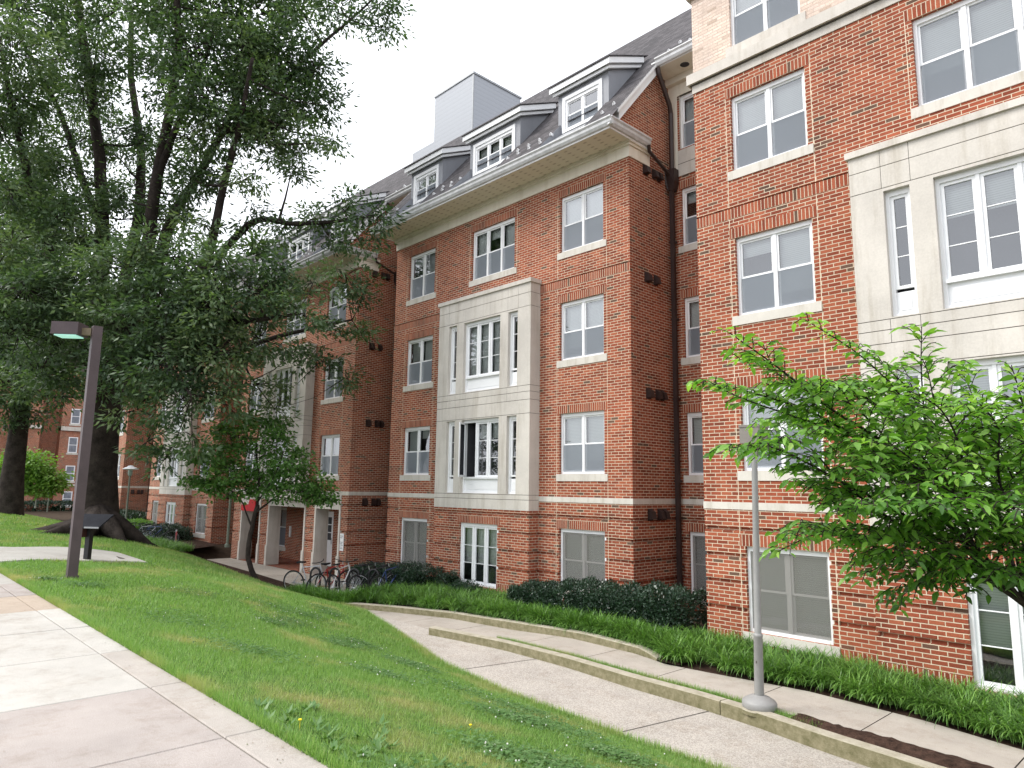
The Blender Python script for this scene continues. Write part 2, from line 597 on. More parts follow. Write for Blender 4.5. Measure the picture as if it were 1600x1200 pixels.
wcount = [0]
def window(y, x0, x1, z0, z1, kind, sill=None, lab=None, blind=None, faceX=None, sillx=0.1):
    """window filling the opening x0..x1, z0..z1 whose frame front stands at depth y (or on a wall facing +x when faceX)"""
    wcount[0] += 1
    r = random.Random(wcount[0] * 13 + 5)
    fr, gl, bl = MB(), MB(), MB()
    W, H = x1 - x0, z1 - z0
    t = 0.055
    yf = y
    # outer casing
    fr.box(x0, x0 + t, yf, yf + 0.09, z0, z1, M_WHITE)
    fr.box(x1 - t, x1, yf, yf + 0.09, z0, z1, M_WHITE)
    fr.box(x0 + t, x1 - t, yf, yf + 0.09, z1 - t - 0.03, z1, M_WHITE)
    fr.box(x0 + t, x1 - t, yf, yf + 0.09, z0, z0 + t, M_WHITE)
    ix0, ix1, iz0, iz1 = x0 + t, x1 - t, z0 + t, z1 - t - 0.03
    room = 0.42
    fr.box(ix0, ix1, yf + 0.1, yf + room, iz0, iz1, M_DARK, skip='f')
    def pane(a0, a1, c0, c1, dy):
        gl.poly([(a0, yf + dy, c0), (a1, yf + dy, c0), (a1, yf + dy, c1), (a0, yf + dy, c1)], M_GLASS)
    def blind_at(a0, a1, c0, c1, m_=M_BLIND, dy=0.16):
        bl.box(a0, a1, yf + dy, yf + dy + 0.012, c0, c1, m_)
    def ring(a0, a1, c0, c1, w, d0, d1, m_):
        fr.box(a0, a0 + w, yf + d0, yf + d1, c0, c1, m_)
        fr.box(a1 - w, a1, yf + d0, yf + d1, c0, c1, m_)
        fr.box(a0 + w, a1 - w, yf + d0, yf + d1, c0, c0 + w, m_)
        fr.box(a0 + w, a1 - w, yf + d0, yf + d1, c1 - w, c1, m_)
    scr = MB()
    if kind in ('sash1', 'sash2', 'sash3', 'screened'):
        n = {'sash1': 1, 'sash2': 2, 'sash3': 3, 'screened': 2}[kind]
        mw = 0.07
        sw = (ix1 - ix0 - mw * (n - 1)) / n
        mid = iz0 + (iz1 - iz0) * 0.5
        sm = M_SASH if kind == 'screened' else M_WHITE
        for i in range(n):
            a0 = ix0 + i * (sw + mw)
            a1 = a0 + sw
            if i < n - 1:
                fr.box(a1, a1 + mw, yf + 0.015, yf + 0.095, iz0, iz1, sm)
            ring(a0, a1, mid - 0.02, iz1, 0.036, 0.035, 0.065, sm)          # upper sash
            ring(a0, a1, iz0, mid + 0.02, 0.036, 0.067, 0.095, sm)         # lower sash
            pane(a0 + 0.03, a1 - 0.03, mid, iz1 - 0.03, 0.052)
            pane(a0 + 0.03, a1 - 0.03, iz0 + 0.03, mid, 0.082)
            b = blind if blind is not None else r.choice([0.2, 0.48, 0.5, 0.62, 1.0, 1.0, 0.5, 0.8])
            if kind == 'screened':
                scr.poly([(a0, yf + 0.01, iz0), (a1 + (mw if i < n - 1 else 0), yf + 0.01, iz0), (a1 + (mw if i < n - 1 else 0), yf + 0.01, iz1), (a0, yf + 0.01, iz1)], M_SCREENG)
                blind_at(a0, a1, iz0, iz1)
            else:
                scr.poly([(a0 + 0.01, yf + 0.03, iz0), (a1 - 0.01, yf + 0.03, iz0), (a1 - 0.01, yf + 0.03, mid - 0.02), (a0 + 0.01, yf + 0.03, mid - 0.02)], M_SCREEN)
                if b: blind_at(a0, a1, iz1 - (iz1 - iz0) * b, iz1)
    elif kind in ('case3', 'french3', 'slit', 'case3open'):
        n = 1 if kind == 'slit' else 3
        pan = {'case3': 0.34, 'case3open': 0.34, 'french3': 0.0, 'slit': 0.34}[kind]
        if kind != 'french3' and H < 1.7: pan = 0
        if pan:
            fr.box(ix0, ix1, yf + 0.035, yf + 0.09, iz0, iz0 + pan, M_WHITE)
            fr.box(ix0 + 0.06, ix1 - 0.06, yf + 0.022, yf + 0.035, iz0 + 0.05, iz0 + pan - 0.07, M_WHITE)
            if n > 1: fr.box(ix0 - 0.01, ix1 + 0.01, yf - 0.03, yf + 0.05, iz0 + pan, iz0 + pan + 0.05, M_WHITE)
        c0 = iz0 + pan + (0.05 if pan else 0)
        mw = 0.05
        sw = (ix1 - ix0 - mw * (n - 1)) / n
        for i in range(n):
            a0 = ix0 + i * (sw + mw)
            a1 = a0 + sw
            if i < n - 1:
                fr.box(a1, a1 + mw, yf + 0.01, yf + 0.09, c0, iz1, M_WHITE)
            if kind == 'case3open' and i == 0:
                # casement swung outwards, hinged on its left edge
                ca, sa = math.cos(math.radians(62)), math.sin(math.radians(62))
                op = MB()
                def Q(s_, z_, d_): return (a0 + s_ * ca + d_ * sa, yf - s_ * sa + d_ * ca, z_)
                def bar(s0, s1, q0, q1):
                    op.prism([Q(s0, q0, 0), Q(s1, q0, 0), Q(s1, q1, 0), Q(s0, q1, 0)], (0.03 * sa, 0.03 * ca, 0), M_WHITE)
                bar(0, 0.05, c0, iz1); bar(sw - 0.05, sw, c0, iz1); bar(0.05, sw - 0.05, c0, c0 + 0.05); bar(0.05, sw - 0.05, iz1 - 0.05, iz1)
                op.poly([Q(0.05, c0 + 0.05, 0.015), Q(sw - 0.05, c0 + 0.05, 0.015), Q(sw - 0.05, iz1 - 0.05, 0.015), Q(0.05, iz1 - 0.05, 0.015)], M_GLASS)
                openc = op
                continue
            ring(a0, a1, c0, iz1, 0.05, 0.03, 0.075, M_WHITE)
            pane(a0 + 0.045, a1 - 0.045, c0 + 0.045, iz1 - 0.045, 0.055)
            for q in (1 / 3, 2 / 3):
                zz = c0 + 0.05 + (iz1 - c0 - 0.1) * q
                fr.box(a0 + 0.05, a1 - 0.05, yf + 0.043, yf + 0.053, zz - 0.008, zz + 0.008, M_WHITE)
            if blind: blind_at(a0, a1, iz1 - (iz1 - c0) * blind, iz1)
    w = fr.build('window', BLD)
    if lab: w['label'] = lab
    gl.build('pane', w)
    if scr.f: scr.build('insect_screen', w)
    if bl.f: bl.build('blind', w)
    if kind == 'case3open':
        o = openc.build('open_casement', w)
    if sill is not None:
        sm = MB()
        h = 0.175
        sm.box(x0 - sillx, x1 + sillx, sill - 0.018, yf + 0.02, z0 - h, z0 - 0.002, M_SILL)
        sm.build('sill', w)
    return w

def lintel(wl, x0, x1, z):
    wl.rect(x0, x1, z, z + 0.203, -0.003, M_SOLD)
def cjoint(wl, x, z0, z1):
    wl.rect(x - 0.006, x + 0.006, z0, z1, 0.0, M_MORT)

def front(y): return lambda a, b, d: (a, y + d, b)
def right_face(x): return lambda a, b, d: (x - d, a, b)
def left_face(x): return lambda a, b, d: (x + d, a, b)
RV = 0.11

def grooves(w, a0, a1):
    for g in GROOVES: w.rect(a0, a1, g[0], g[1], 0.05, M_BRICK)

WALL, STONE = MB(), MB()
def string_course(boxes):
    m = MB()
    for q in boxes: m.box(*q, BAND[0], BAND[1], M_SILL)
    m.build('string_course', BLD)

def block(xl, xr, y0, portico=False, bay=True, rows=(1, 2, 3), far=False, top=FRZ0, wx=None, full=True):
    """one projecting block of the hall: front wall, side walls, windows, stone bay"""
    s1 = (xl + 0.66, xl + 2.27); s3 = (xr - 2.35, xr - 0.71)
    cx = (xl + xr) / 2
    s2 = (cx - 1.03, cx + 1.03)
    if wx: s1, s2, s3 = wx
    bx = (cx - 1.96, cx + 1.96) if not wx else (xl + 3.06, xl + 7.06)
    wall = Wall(front(y0), xl, xr, BASE, top)
    grooves(wall, xl, xr)
    wall.rect(xl, xr, -2.66, -2.457, -0.002, M_SOLD)
    wall.rect(xl, xr, BELT[0], BELT[1], -0.004, M_SOLD)
    wall.rect(xl, xr, BELT[1], BELT[1] + 0.03, 0.03, M_BRICK)
    for k in (s1, s3):
        for x in k:
            cjoint(wall, x, BELT[1] + 0.03, ROWS[3][1] + 0.2)
            cjoint(wall, x, -2.457, BELT[0])
        for r in rows:
            z0, z1 = ROWS[r]
            lintel(wall, k[0], k[1], z1)
            wall.rect(k[0] + 0.1, k[1] - 0.1, z0, z1, RV, None, M_BRICK)
            window(y0 + RV - 0.045, k[0] + 0.1, k[1] - 0.1, z0, z1, 'sash2', sill=y0)
        if not portico:
            z0, z1 = GZ
            lintel(wall, k[0], k[1], z1)
            wall.rect(k[0] + 0.1, k[1] - 0.1, z0, z1, RV, None, M_BRICK)
            window(y0 + RV - 0.045, k[0] + 0.1, k[1] - 0.1, z0, z1, 'screened', sill=y0)
    if 3 in rows:
        z0, z1 = ROWS[3]
        lintel(wall, s2[0], s2[1], z1)
        for x in s2: cjoint(wall, x, 5.93, z1 + 0.2)
        wall.rect(s2[0] + 0.1, s2[1] - 0.1, z0, z1, RV, None, M_BRICK)
        window(y0 + RV - 0.045, s2[0] + 0.1, s2[1] - 0.1, z0, z1, 'sash3', sill=y0)
    # limestone bay with two tiers of casements, brick pier below it
    yb = y0 - 0.36
    if bay:
        bc = (bx[0] + bx[1]) / 2
        sc = (bx[1] - bx[0]) / 3.92
        S = Wall(front(yb), bx[0], bx[1], -0.55, 5.42, M_STONE)
        slits = ((bc - 1.50 * sc, bc - 1.12 * sc), (bc + 1.24 * sc, bc + 1.62 * sc)) if False else ((bc - 1.47 * sc, bc - 1.10 * sc), (bc + 1.10 * sc, bc + 1.47 * sc))
        main = (bc - 0.78 * sc, bc + 0.78 * sc)
        for zj in (5.15, 4.785, 2.665, 2.50, 2.29, 1.93, -0.165, -0.29):
            S.rect(bx[0], bx[1], zj - 0.006, zj + 0.006, 0.012, M_JOINT)
        for zr in ((4.785, 5.15), (2.29, 2.66), (4.785, 5.42)):
            for xj in (slits[0][0] - 0.02, slits[0][1] + 0.02, slits[1][0] - 0.02, slits[1][1] + 0.02):
                S.rect(xj - 0.004, xj + 0.004, zr[0], zr[1], 0.01, M_JOINT)
        for t_, (z0, z1) in enumerate(((-0.145, 1.90), (2.69, 4.73))):
            for q in slits:
                S.rect(q[0], q[1], z0, z1, 0.16, None, M_STONE)
                window(yb + 0.09, q[0], q[1], z0, z1, 'slit')
            S.rect(main[0], main[1], z0, z1, 0.16, None, M_STONE)
            opn = (t_ == 0 and abs(y0 - 13) < 0.01 and xr > -10)
            window(yb + 0.09, main[0], main[1], z0, z1, 'case3open' if opn else 'case3', lab='tall casement window with its left sash swung open' if opn else None, blind=random.choice([0.35, 1.0, 0.55]) if not opn else 0.3)
        S.emit(STONE)
        wall.rect(bx[0] + 0.05, bx[1] - 0.05, -0.5 if portico else BASE + 0.05, 5.35, 0, None)
        for x, sx in ((bx[0], -1), (bx[1], 1)):          # returns of the bay
            for za, zb in ((-0.55, 5.42),):
                q = [(x, yb, za), (x, y0, za), (x, y0, zb), (x, yb, zb)]
                STONE.poly(q if sx > 0 else q[::-1], M_STONE)
            for zj in (5.15, 4.785, 2.665, 2.50, 2.29, 1.93, -0.165, -0.29):
                STONE.box(x - 0.001 * sx, x + 0.0015 * sx, yb + 0.002, y0, zj - 0.005, zj + 0.005, M_JOINT)
        STONE.box(bx[0] - 0.04, bx[1] + 0.04, yb - 0.045, y0 + 0.01, 5.42, 5.53, M_STONE)
        STONE.box(bx[0], bx[1], yb + 0.001, y0, -0.56, -0.551, M_STONE)
        if not portico:
            pier = Wall(front(yb + 0.012), bx[0], bx[1], BASE, -0.56)
            for g in GROOVES: pier.rect(bx[0], bx[1], g[0], g[1], 0.05, M_BRICK)
            pier.rect(bx[0], bx[1], -2.66, -2.457, -0.002, M_SOLD)
            lintel(pier, main[0] - 0.1, main[1] + 0.1, -0.96)
            pier.rect(main[0], main[1], -2.60, -0.96, RV, None, M_BRICK)
            pier.emit(WALL)
            window(yb + RV - 0.04, main[0], main[1], -2.60, -0.96, 'french3', blind=0.66)
            for x, rf in ((bx[0], left_face(bx[0])), (bx[1], right_face(bx[1]))):
                sd = Wall(rf, yb + 0.012, y0, BASE, -0.56)
                for g in GROOVES: sd.rect(yb + 0.012, y0, g[0], g[1], 0.05, M_BRICK)
                sd.emit(WALL)
    if portico:
        # open arcade: three bays between brick piers with limestone jambs
        for a0, a1 in portico:
            wall.rect(a0, a1, BASE, -0.84, 0.5, None, M_STONE)
        wall.emit(WALL)
        for a0, a1 in portico:
            STONE.box(a0 - 0.1, a0 + 0.004, y0 - 0.03, y0 + 0.5, BASE, -0.84, M_STONE)
            STONE.box(a1 - 0.004, a1 + 0.1, y0 - 0.03, y0 + 0.5, BASE, -0.84, M_STONE)
            STONE.box(a0 - 0.13, a0 + 0.03, y0 - 0.06, y0 + 0.5, BASE, -2.45, M_STONE)
            STONE.box(a1 - 0.03, a1 + 0.13, y0 - 0.06, y0 + 0.5, BASE, -2.45, M_STONE)
            STONE.box(a0 - 0.1, a1 + 0.1, y0 - 0.035, y0 + 0.5, -0.84, -0.325, M_STONE)
        # porch room: back wall, ceiling, floor, inner sides
        yb2 = y0 + 1.75
        back = Wall(front(yb2), xl + 0.3, xr - 0.3, BASE, -0.6)
        dx0 = -27.10
        back.rect(dx0, dx0 + 1.0, BASE, -1.05, 0.1, None, M_BRICK)
        w0 = -31.25
        back.rect(w0, w0 + 0.95, -2.75, -1.0, 0.1, None, M_BRICK)
        back.rect(-24.6, -23.7, -2.75, -1.0, 0.1, None, M_BRICK)
        back.emit(WALL)
        window(yb2 + 0.06, w0, w0 + 0.95, -2.75, -1.0, 'sash1', sill=yb2)
        window(yb2 + 0.06, -24.6, -23.7, -2.75, -1.0, 'sash1', sill=yb2)
        WALL.box(xl + 0.3, xr - 0.3, y0 + 0.02, yb2, -0.62, -0.6, M_STONE)
        for x in (xl + 0.3, xr - 0.3):
            WALL.box(x - 0.01, x + 0.01, y0 + 0.5, yb2, BASE, -0.62, M_BRICK)
        d = MB()
        yd = yb2 + 0.05
        d.box(dx0, dx0 + 1.0, yd, yd + 0.05, -3.25, -1.05, M_WHITE)
        dr = d.build('door', BLD)
        g = MB()
        for i in range(2):
            for j in range(3):
                g.box(dx0 + 0.2 + i * 0.31, dx0 + 0.48 + i * 0.31, yd - 0.008, yd - 0.002, -2.2 + j * 0.32, -1.92 + j * 0.32, M_DARK)
        g.build('door_glazing', dr)
        h = MB(); h.tube([(dx0 + 0.9, yd - 0.05, -2.35), (dx0 + 0.9, yd - 0.05, -2.1)], 0.015, M_GREYMETAL, 6); h.build('handle', dr)
    else:
        wall.emit(WALL)
    # side walls
    for x, rf in ((xl, left_face(xl)), (xr, right_face(xr))):
        sd = Wall(rf, y0, LINK_Y, BASE, top)
        grooves(sd, y0, LINK_Y)
        sd.rect(y0, LINK_Y, BELT[0], BELT[1], -0.004, M_BRICK)
        sd.emit(WALL)
    # limestone string course
    segs = [(xl, bx[0]), (bx[1], xr)]
    string_course([(segs[0][0] - 0.012, segs[0][1], y0 - 0.012, y0 + 0.01), (xl - 0.012, xl, y0 + 0.01, LINK_Y)])
    string_course([(segs[1][0], segs[1][1] + 0.012, y0 - 0.012, y0 + 0.01), (xr, xr + 0.012, y0 + 0.01, LINK_Y)])

def link(x0, x1, door=False):
    w = Wall(front(LINK_Y), x0, x1, BASE, 10.75)
    grooves(w, x0, x1)
    c = (x0 + x1) / 2
    a0, a1 = x0 + 0.32, x1 - 0.85 if x1 > -8 else x1 - 0.5
    for k, (z0, z1) in [(0, GZ)] + list(ROWS.items()) + [(4, (8.72, 10.2))]:
        if k == 0 and door: continue
        if k < 4: lintel(w, a0 - 0.1, a1 + 0.1, z1)
        w.rect(a0, a1, z0, z1, RV, None, M_BRICK if k < 4 else M_STONE)
        window(LINK_Y + RV - 0.045, a0, a1, z0, z1, 'sash2' if k else 'screened', sill=LINK_Y if k < 4 else None)
    w.emit(WALL)
    string_course([(x0, x1, LINK_Y - 0.012, LINK_Y + 0.01)])
    # limestone panel and frame round the top window
    for q in ((x0, a0 - 0.06), (a1 + 0.06, x1)):
        STONE.box(q[0], q[1], LINK_Y - 0.02, LINK_Y + 0.05, 7.98, 10.7, M_CREAM)
    STONE.box(a0 - 0.06, a1 + 0.06, LINK_Y - 0.022, LINK_Y + 0.05, 7.98, 8.68, M_STONE)
    STONE.box(a0 - 0.06, a1 + 0.06, LINK_Y - 0.024, LINK_Y - 0.02, 8.30, 8.315, M_JOINT)
    STONE.box(a0 - 0.06, a1 + 0.06, LINK_Y - 0.022, LINK_Y + 0.05, 10.2, 10.7, M_CREAM)

# ------------------------------------------------------------------ the hall, right to left
# nearest block (pale brick attic, no eave)
RXL, RXR, RY = -7.18, 3.0, 11.80
block(RXL, RXR, RY, rows=(1, 2, 3), top=8.05, wx=((-6.475, -4.81), (-3.24, -0.94), (0.63, 2.29)))
C_XR = -9.73
blocks = [(-19.58, -9.73), (-31.90, -22.04), (-44.25, -34.39), (-59.6, -49.85)]
D_ARC = [(-30.95, -29.16), (-28.24, -25.2), (-24.28, -22.6)]
for i, (a, b) in enumerate(blocks):
    block(a, b, 13.0, portico=D_ARC if i == 1 else False, bay=(i < 3))
link(C_XR, RXL)
link(blocks[1][1], blocks[0][0])
link(blocks[2][1], blocks[1][0])
link(blocks[3][1], blocks[2][0])
# attic storey of the nearest block
aw = Wall(front(RY + 0.004), RXL, RXR, 8.45, 10.17, M_PALE)
for a0, a1 in ((-6.33, -4.93), (-3.1, -1.1), (0.75, 2.15)):
    aw.rect(a0, a1, 8.69, 10.10, RV, None, M_PALE)
    aw.rect(a0 - 0.1, a1 + 0.1, 8.45, 8.69, -0.015, M_STONE)
    window(RY + RV - 0.045, a0, a1, 8.69, 10.10, 'sash3' if a1 - a0 > 1.6 else 'sash2', blind=0.5)
aw.emit(WALL)
Wall(left_face(RXL), RY + 0.004, LINK_Y, 8.05, 10.17, M_PALE).emit(WALL)
Wall(right_face(RXR), RY + 0.004, 22, BASE, 10.17, M_BRICK).emit(WALL)
cor = MB()
def ring_course(d, z0, z1, m_=M_STONE):
    cor.box(RXL - d, RXR + d, RY - d, RY + 0.1, z0, z1, m_)
    cor.box(RXL - d, RXL + 0.1, RY + 0.1, LINK_Y - 0.05, z0, z1, m_)
    cor.box(RXR - 0.1, RXR + d, RY + 0.1, LINK_Y, z0, z1, m_)
ring_course(0.02, 8.05, 8.215)
ring_course(0.05, 8.215, 8.235, M_JOINT)
ring_course(0.10, 8.235, 8.45)
ring_course(0.08, 10.17, 10.42)
cor.box(RXL, RXR, RY + 0.05, 22, 10.3, 10.36, M_GREYMETAL)
cor.build('cornice', BLD)

# roof: one slope, lower over the projecting blocks, with dormer wells
ROOF = MB()
def roofquad(x0, x1, y0, y1):
    if x1 - x0 < 1e-4: return
    q = [(x0, y0, roof_z(y0)), (x1, y0, roof_z(y0)), (x1, y1, roof_z(y1)), (x0, y1, roof_z(y1))]
    s = math.hypot(1, SLOPE)
    ROOF.poly(q, M_ROOF, [(x0, y0 * s), (x1, y0 * s), (x1, y1 * s), (x0, y1 * s)])
YD = 12.98
DORM = []
for (a, b) in blocks:
    c = (a + b) / 2
    DORM += [(a + 1.57, 1.36, 2), (c, 1.85, 3), (b - 1.47, 1.36, 2)]
wells = [(c - w / 2 - 0.09, c + w / 2 + 0.09) for c, w, n in DORM]
for (a, b) in blocks:
    e0, e1 = a - 0.22, b + 0.22
    xs = [e0]
    for w in sorted(wells):
        if a < w[0] < b: xs += [w[0], w[1]]
    xs.append(e1)
    for i in range(0, len(xs), 2):
        roofquad(xs[i], xs[i + 1], EAVE_Y - 0.06, YD)
    roofquad(e0, e1, YD, LINK_EAVE_Y)
roofquad(-60, RXL + 0.3, LINK_EAVE_Y, RIDGE_Y)
ROOF.poly([(-60, RIDGE_Y, roof_z(RIDGE_Y)), (RXL + 0.3, RIDGE_Y, roof_z(RIDGE_Y)), (RXL + 0.3, 26, 12.5), (-60, 26, 12.5)], M_ROOF)
for w in wells:
    z1 = 9.40
    ROOF.poly([(w[0], EAVE_Y - 0.05, EAVE_Z - 0.02), (w[1], EAVE_Y - 0.05, EAVE_Z - 0.02), (w[1], YD, z1), (w[0], YD, z1)], M_GREYMETAL)
    for x in w:
        ROOF.poly([(x, EAVE_Y - 0.05, EAVE_Z - 0.02), (x, YD, z1), (x, YD, roof_z(YD))], M_SIDING)
    ROOF.box(w[0] - 0.02, w[0] + 0.02, EAVE_Y + 0.02, EAVE_Y + 0.05, EAVE_Z, EAVE_Z + 0.06, M_WHITE)
rf = ROOF.build('roof', BLD)

# dormers
for c, w, n in DORM:
    d = MB()
    hw = w / 2
    x0, x1 = c - hw - 0.17, c + hw + 0.20
    zb, zt, zf = 9.46, 10.42, 10.56
    # zinc front around the window, cheeks, soffit
    d.box(x0, c - hw, YD, YD + 0.08, 9.38, zf, M_SIDING)
    d.box(c + hw, x1, YD, YD + 0.08, 9.38, zf, M_SIDING)
    d.box(c - hw, c + hw, YD, YD + 0.08, zt + 0.0, zf, M_SIDING)
    def side_poly(x):
        yend = (zf - EAVE_Z) / SLOPE + EAVE_Y
        ztop = lambda y: zf + 0.46 * (y - YD)
        ye = (zf - 0.46 * YD - EAVE_Z + SLOPE * EAVE_Y) / (SLOPE - 0.46)
        return [(x, YD + 0.08, roof_z(YD + 0.08) - 0.05), (x, ye, roof_z(ye) - 0.05), (x, ye, ztop(ye)), (x, YD + 0.08, ztop(YD + 0.08))], ye
    for x in (x0, x1):
        pts, ye = side_poly(x)
        d.poly(pts, M_SIDING)
    # white window casing
    cs = MB()
    cs.box(c - hw, c - hw + 0.1, YD - 0.03, YD + 0.05, 9.40, zt, M_WHITE)
    cs.box(c + hw - 0.1, c + hw, YD - 0.03, YD + 0.05, 9.40, zt, M_WHITE)
    cs.box(c - hw + 0.1, c + hw - 0.1, YD - 0.03, YD + 0.05, zt - 0.1, zt, M_WHITE)
    cs.box(c - hw + 0.1, c + hw - 0.1, YD - 0.04, YD + 0.05, 9.40, 9.46, M_WHITE)
    dm = d.build('dormer', BLD)
    cs.build('casing', dm)
    # sloping eave board, two steps, front and both sides
    ev = MB()
    for k, (o, za, zz) in enumerate(((0.10, zf - 0.04, zf + 0.04), (0.17, zf + 0.04, zf + 0.20))):
        X0, X1, Y0 = x0 - o, x1 + o, YD - o - 0.02
        ylast = ye + 0.1
        ev.prism([(X0, Y0, za), (X0, Y0, zz), (X0, ylast, zz + 0.46 * (ylast - Y0)), (X0, ylast, za + 0.46 * (ylast - Y0))], (X1 - X0, 0, 0), M_WHITE)
    X0, X1, Y0 = x0 - 0.2, x1 + 0.2, YD - 0.22
    ev.prism([(X0, Y0, zf + 0.20), (X0, Y0, zf + 0.225), (X0, ye + 0.25, zf + 0.225 + 0.46 * (ye + 0.25 - Y0)), (X0, ye + 0.25, zf + 0.2 + 0.46 * (ye + 0.25 - Y0))], (X1 - X0, 0, 0), M_ROOF)
    ev.build('eave', dm)
    window(YD + 0.0, c - hw + 0.1, c + hw - 0.1, 9.46, zt - 0.1, 'sash2' if n == 2 else 'sash3', blind=random.choice([0.5, 0.6, 0]))

# eaves of the projecting blocks
for (a, b) in blocks:
    e = MB()
    y0 = 13.0
    yo = 12.13
    # soffit
    e.poly([(a - 0.1, yo, SOF), (a - 0.1, y0 + 0.6, SOF), (b + 0.1, y0 + 0.6, SOF), (b + 0.1, yo, SOF)], M_SOFFIT, [(a, yo), (a, y0 + 0.6), (b, y0 + 0.6), (b, yo)])
    # frieze and crown on front and returns
    for o, za, zb in ((0.03, FRZ0, 8.30), (0.07, 8.30, 8.36), (0.11, 8.36, 8.399)):
        e.box(a - o, b + o, y0 - o, y0 + 0.02, za, zb, M_CREAM)
        for x, s in ((a, -1), (b, 1)):
            e.box(x - 0.001 * s, x + o * s, y0 + 0.02, y0 + 0.82, za, zb, M_CREAM)
    # return end block
    for x, s in ((a, -1), (b, 1)):
        e.box(x, x + 0.10 * s, y0 + 0.6, y0 + 0.82, SOF - 0.001, SOF + 0.05, M_CREAM)
        # fascia behind gutter at the side
        e.box(x + 0.10 * s, x + 0.12 * s, yo, y0 + 0.62, SOF - 0.02, SOF + 0.16, M_WHITE)
    e.box(a - 0.12, b + 0.12, yo - 0.02, yo, SOF - 0.02, SOF + 0.2, M_WHITE)
    e.build('eave', BLD)
    g = MB()
    # ogee gutter, swept profile
    prof = [(0.0, 0.02), (-0.05, 0.03), (-0.09, 0.09), (-0.10, 0.15), (-0.135, 0.19), (-0.135, 0.22), (-0.12, 0.22), (-0.11, 0.19), (-0.02, 0.19), (0, 0.20)]
    P0 = [(a - 0.24, yo - 0.02 + py, SOF + pz) for py, pz in prof]
    g.prism(P0, (b - a + 0.48, 0, 0), M_GUTTER)
    for x, s in ((a - 0.12, -1), (b + 0.12, 1)):
        Q = [(x - py * s, yo - 0.10, SOF + pz) for py, pz in prof]
        g.prism(Q, (0, y0 + 0.62 - yo + 0.1, 0), M_GUTTER)
    g.build('gutter', BLD)
    # raking boards against the gable and the gable brickwork
    for x, s in ((a, -1), (b, 1)):
        rk = MB()
        ys, ye = 12.42, LINK_EAVE_Y + 0.12
        pts = [(x, ys, roof_z(ys) - 0.36), (x, ye, roof_z(ye) - 0.36), (x, ye, roof_z(ye) - 0.03), (x, ys, roof_z(ys) - 0.03)]
        rk.prism(pts, (0.16 * s, 0, 0), M_WHITE)
        pts = [(x, ys - 0.1, roof_z(ys - 0.1) - 0.10), (x, ye, roof_z(ye) - 0.10), (x, ye, roof_z(ye) + 0.0), (x, ys - 0.1, roof_z(ys - 0.1))]
        rk.prism([(p[0] + 0.16 * s, p[1], p[2]) for p in pts], (0.06 * s, 0, 0), M_WHITE)
        xo = x + 0.004 * s
        WALL.poly([(xo, 12.2, SOF + 0.06), (xo, y0 + 0.02, SOF + 0.06), (xo, y0 + 0.02, roof_z(y0) - 0.22), (xo, 12.2, roof_z(12.2) - 0.05)], M_BRICK, [(12.2, 8.5), (13.02, 8.5), (13.02, 9.5), (12.2, 8.75)])
        WALL.poly([(x, y0, FRZ0), (x, LINK_Y, FRZ0), (x, LINK_Y, 10.72), (x, 14.05, 10.72), (x, y0, roof_z(y0) - 0.25)], M_BRICK, [(p[0], p[1]) for p in ((y0, FRZ0), (LINK_Y, FRZ0), (LINK_Y, 10.72), (14.05, 10.72), (y0, roof_z(y0) - 0.25))])
        rk.build('rake_board', BLD)

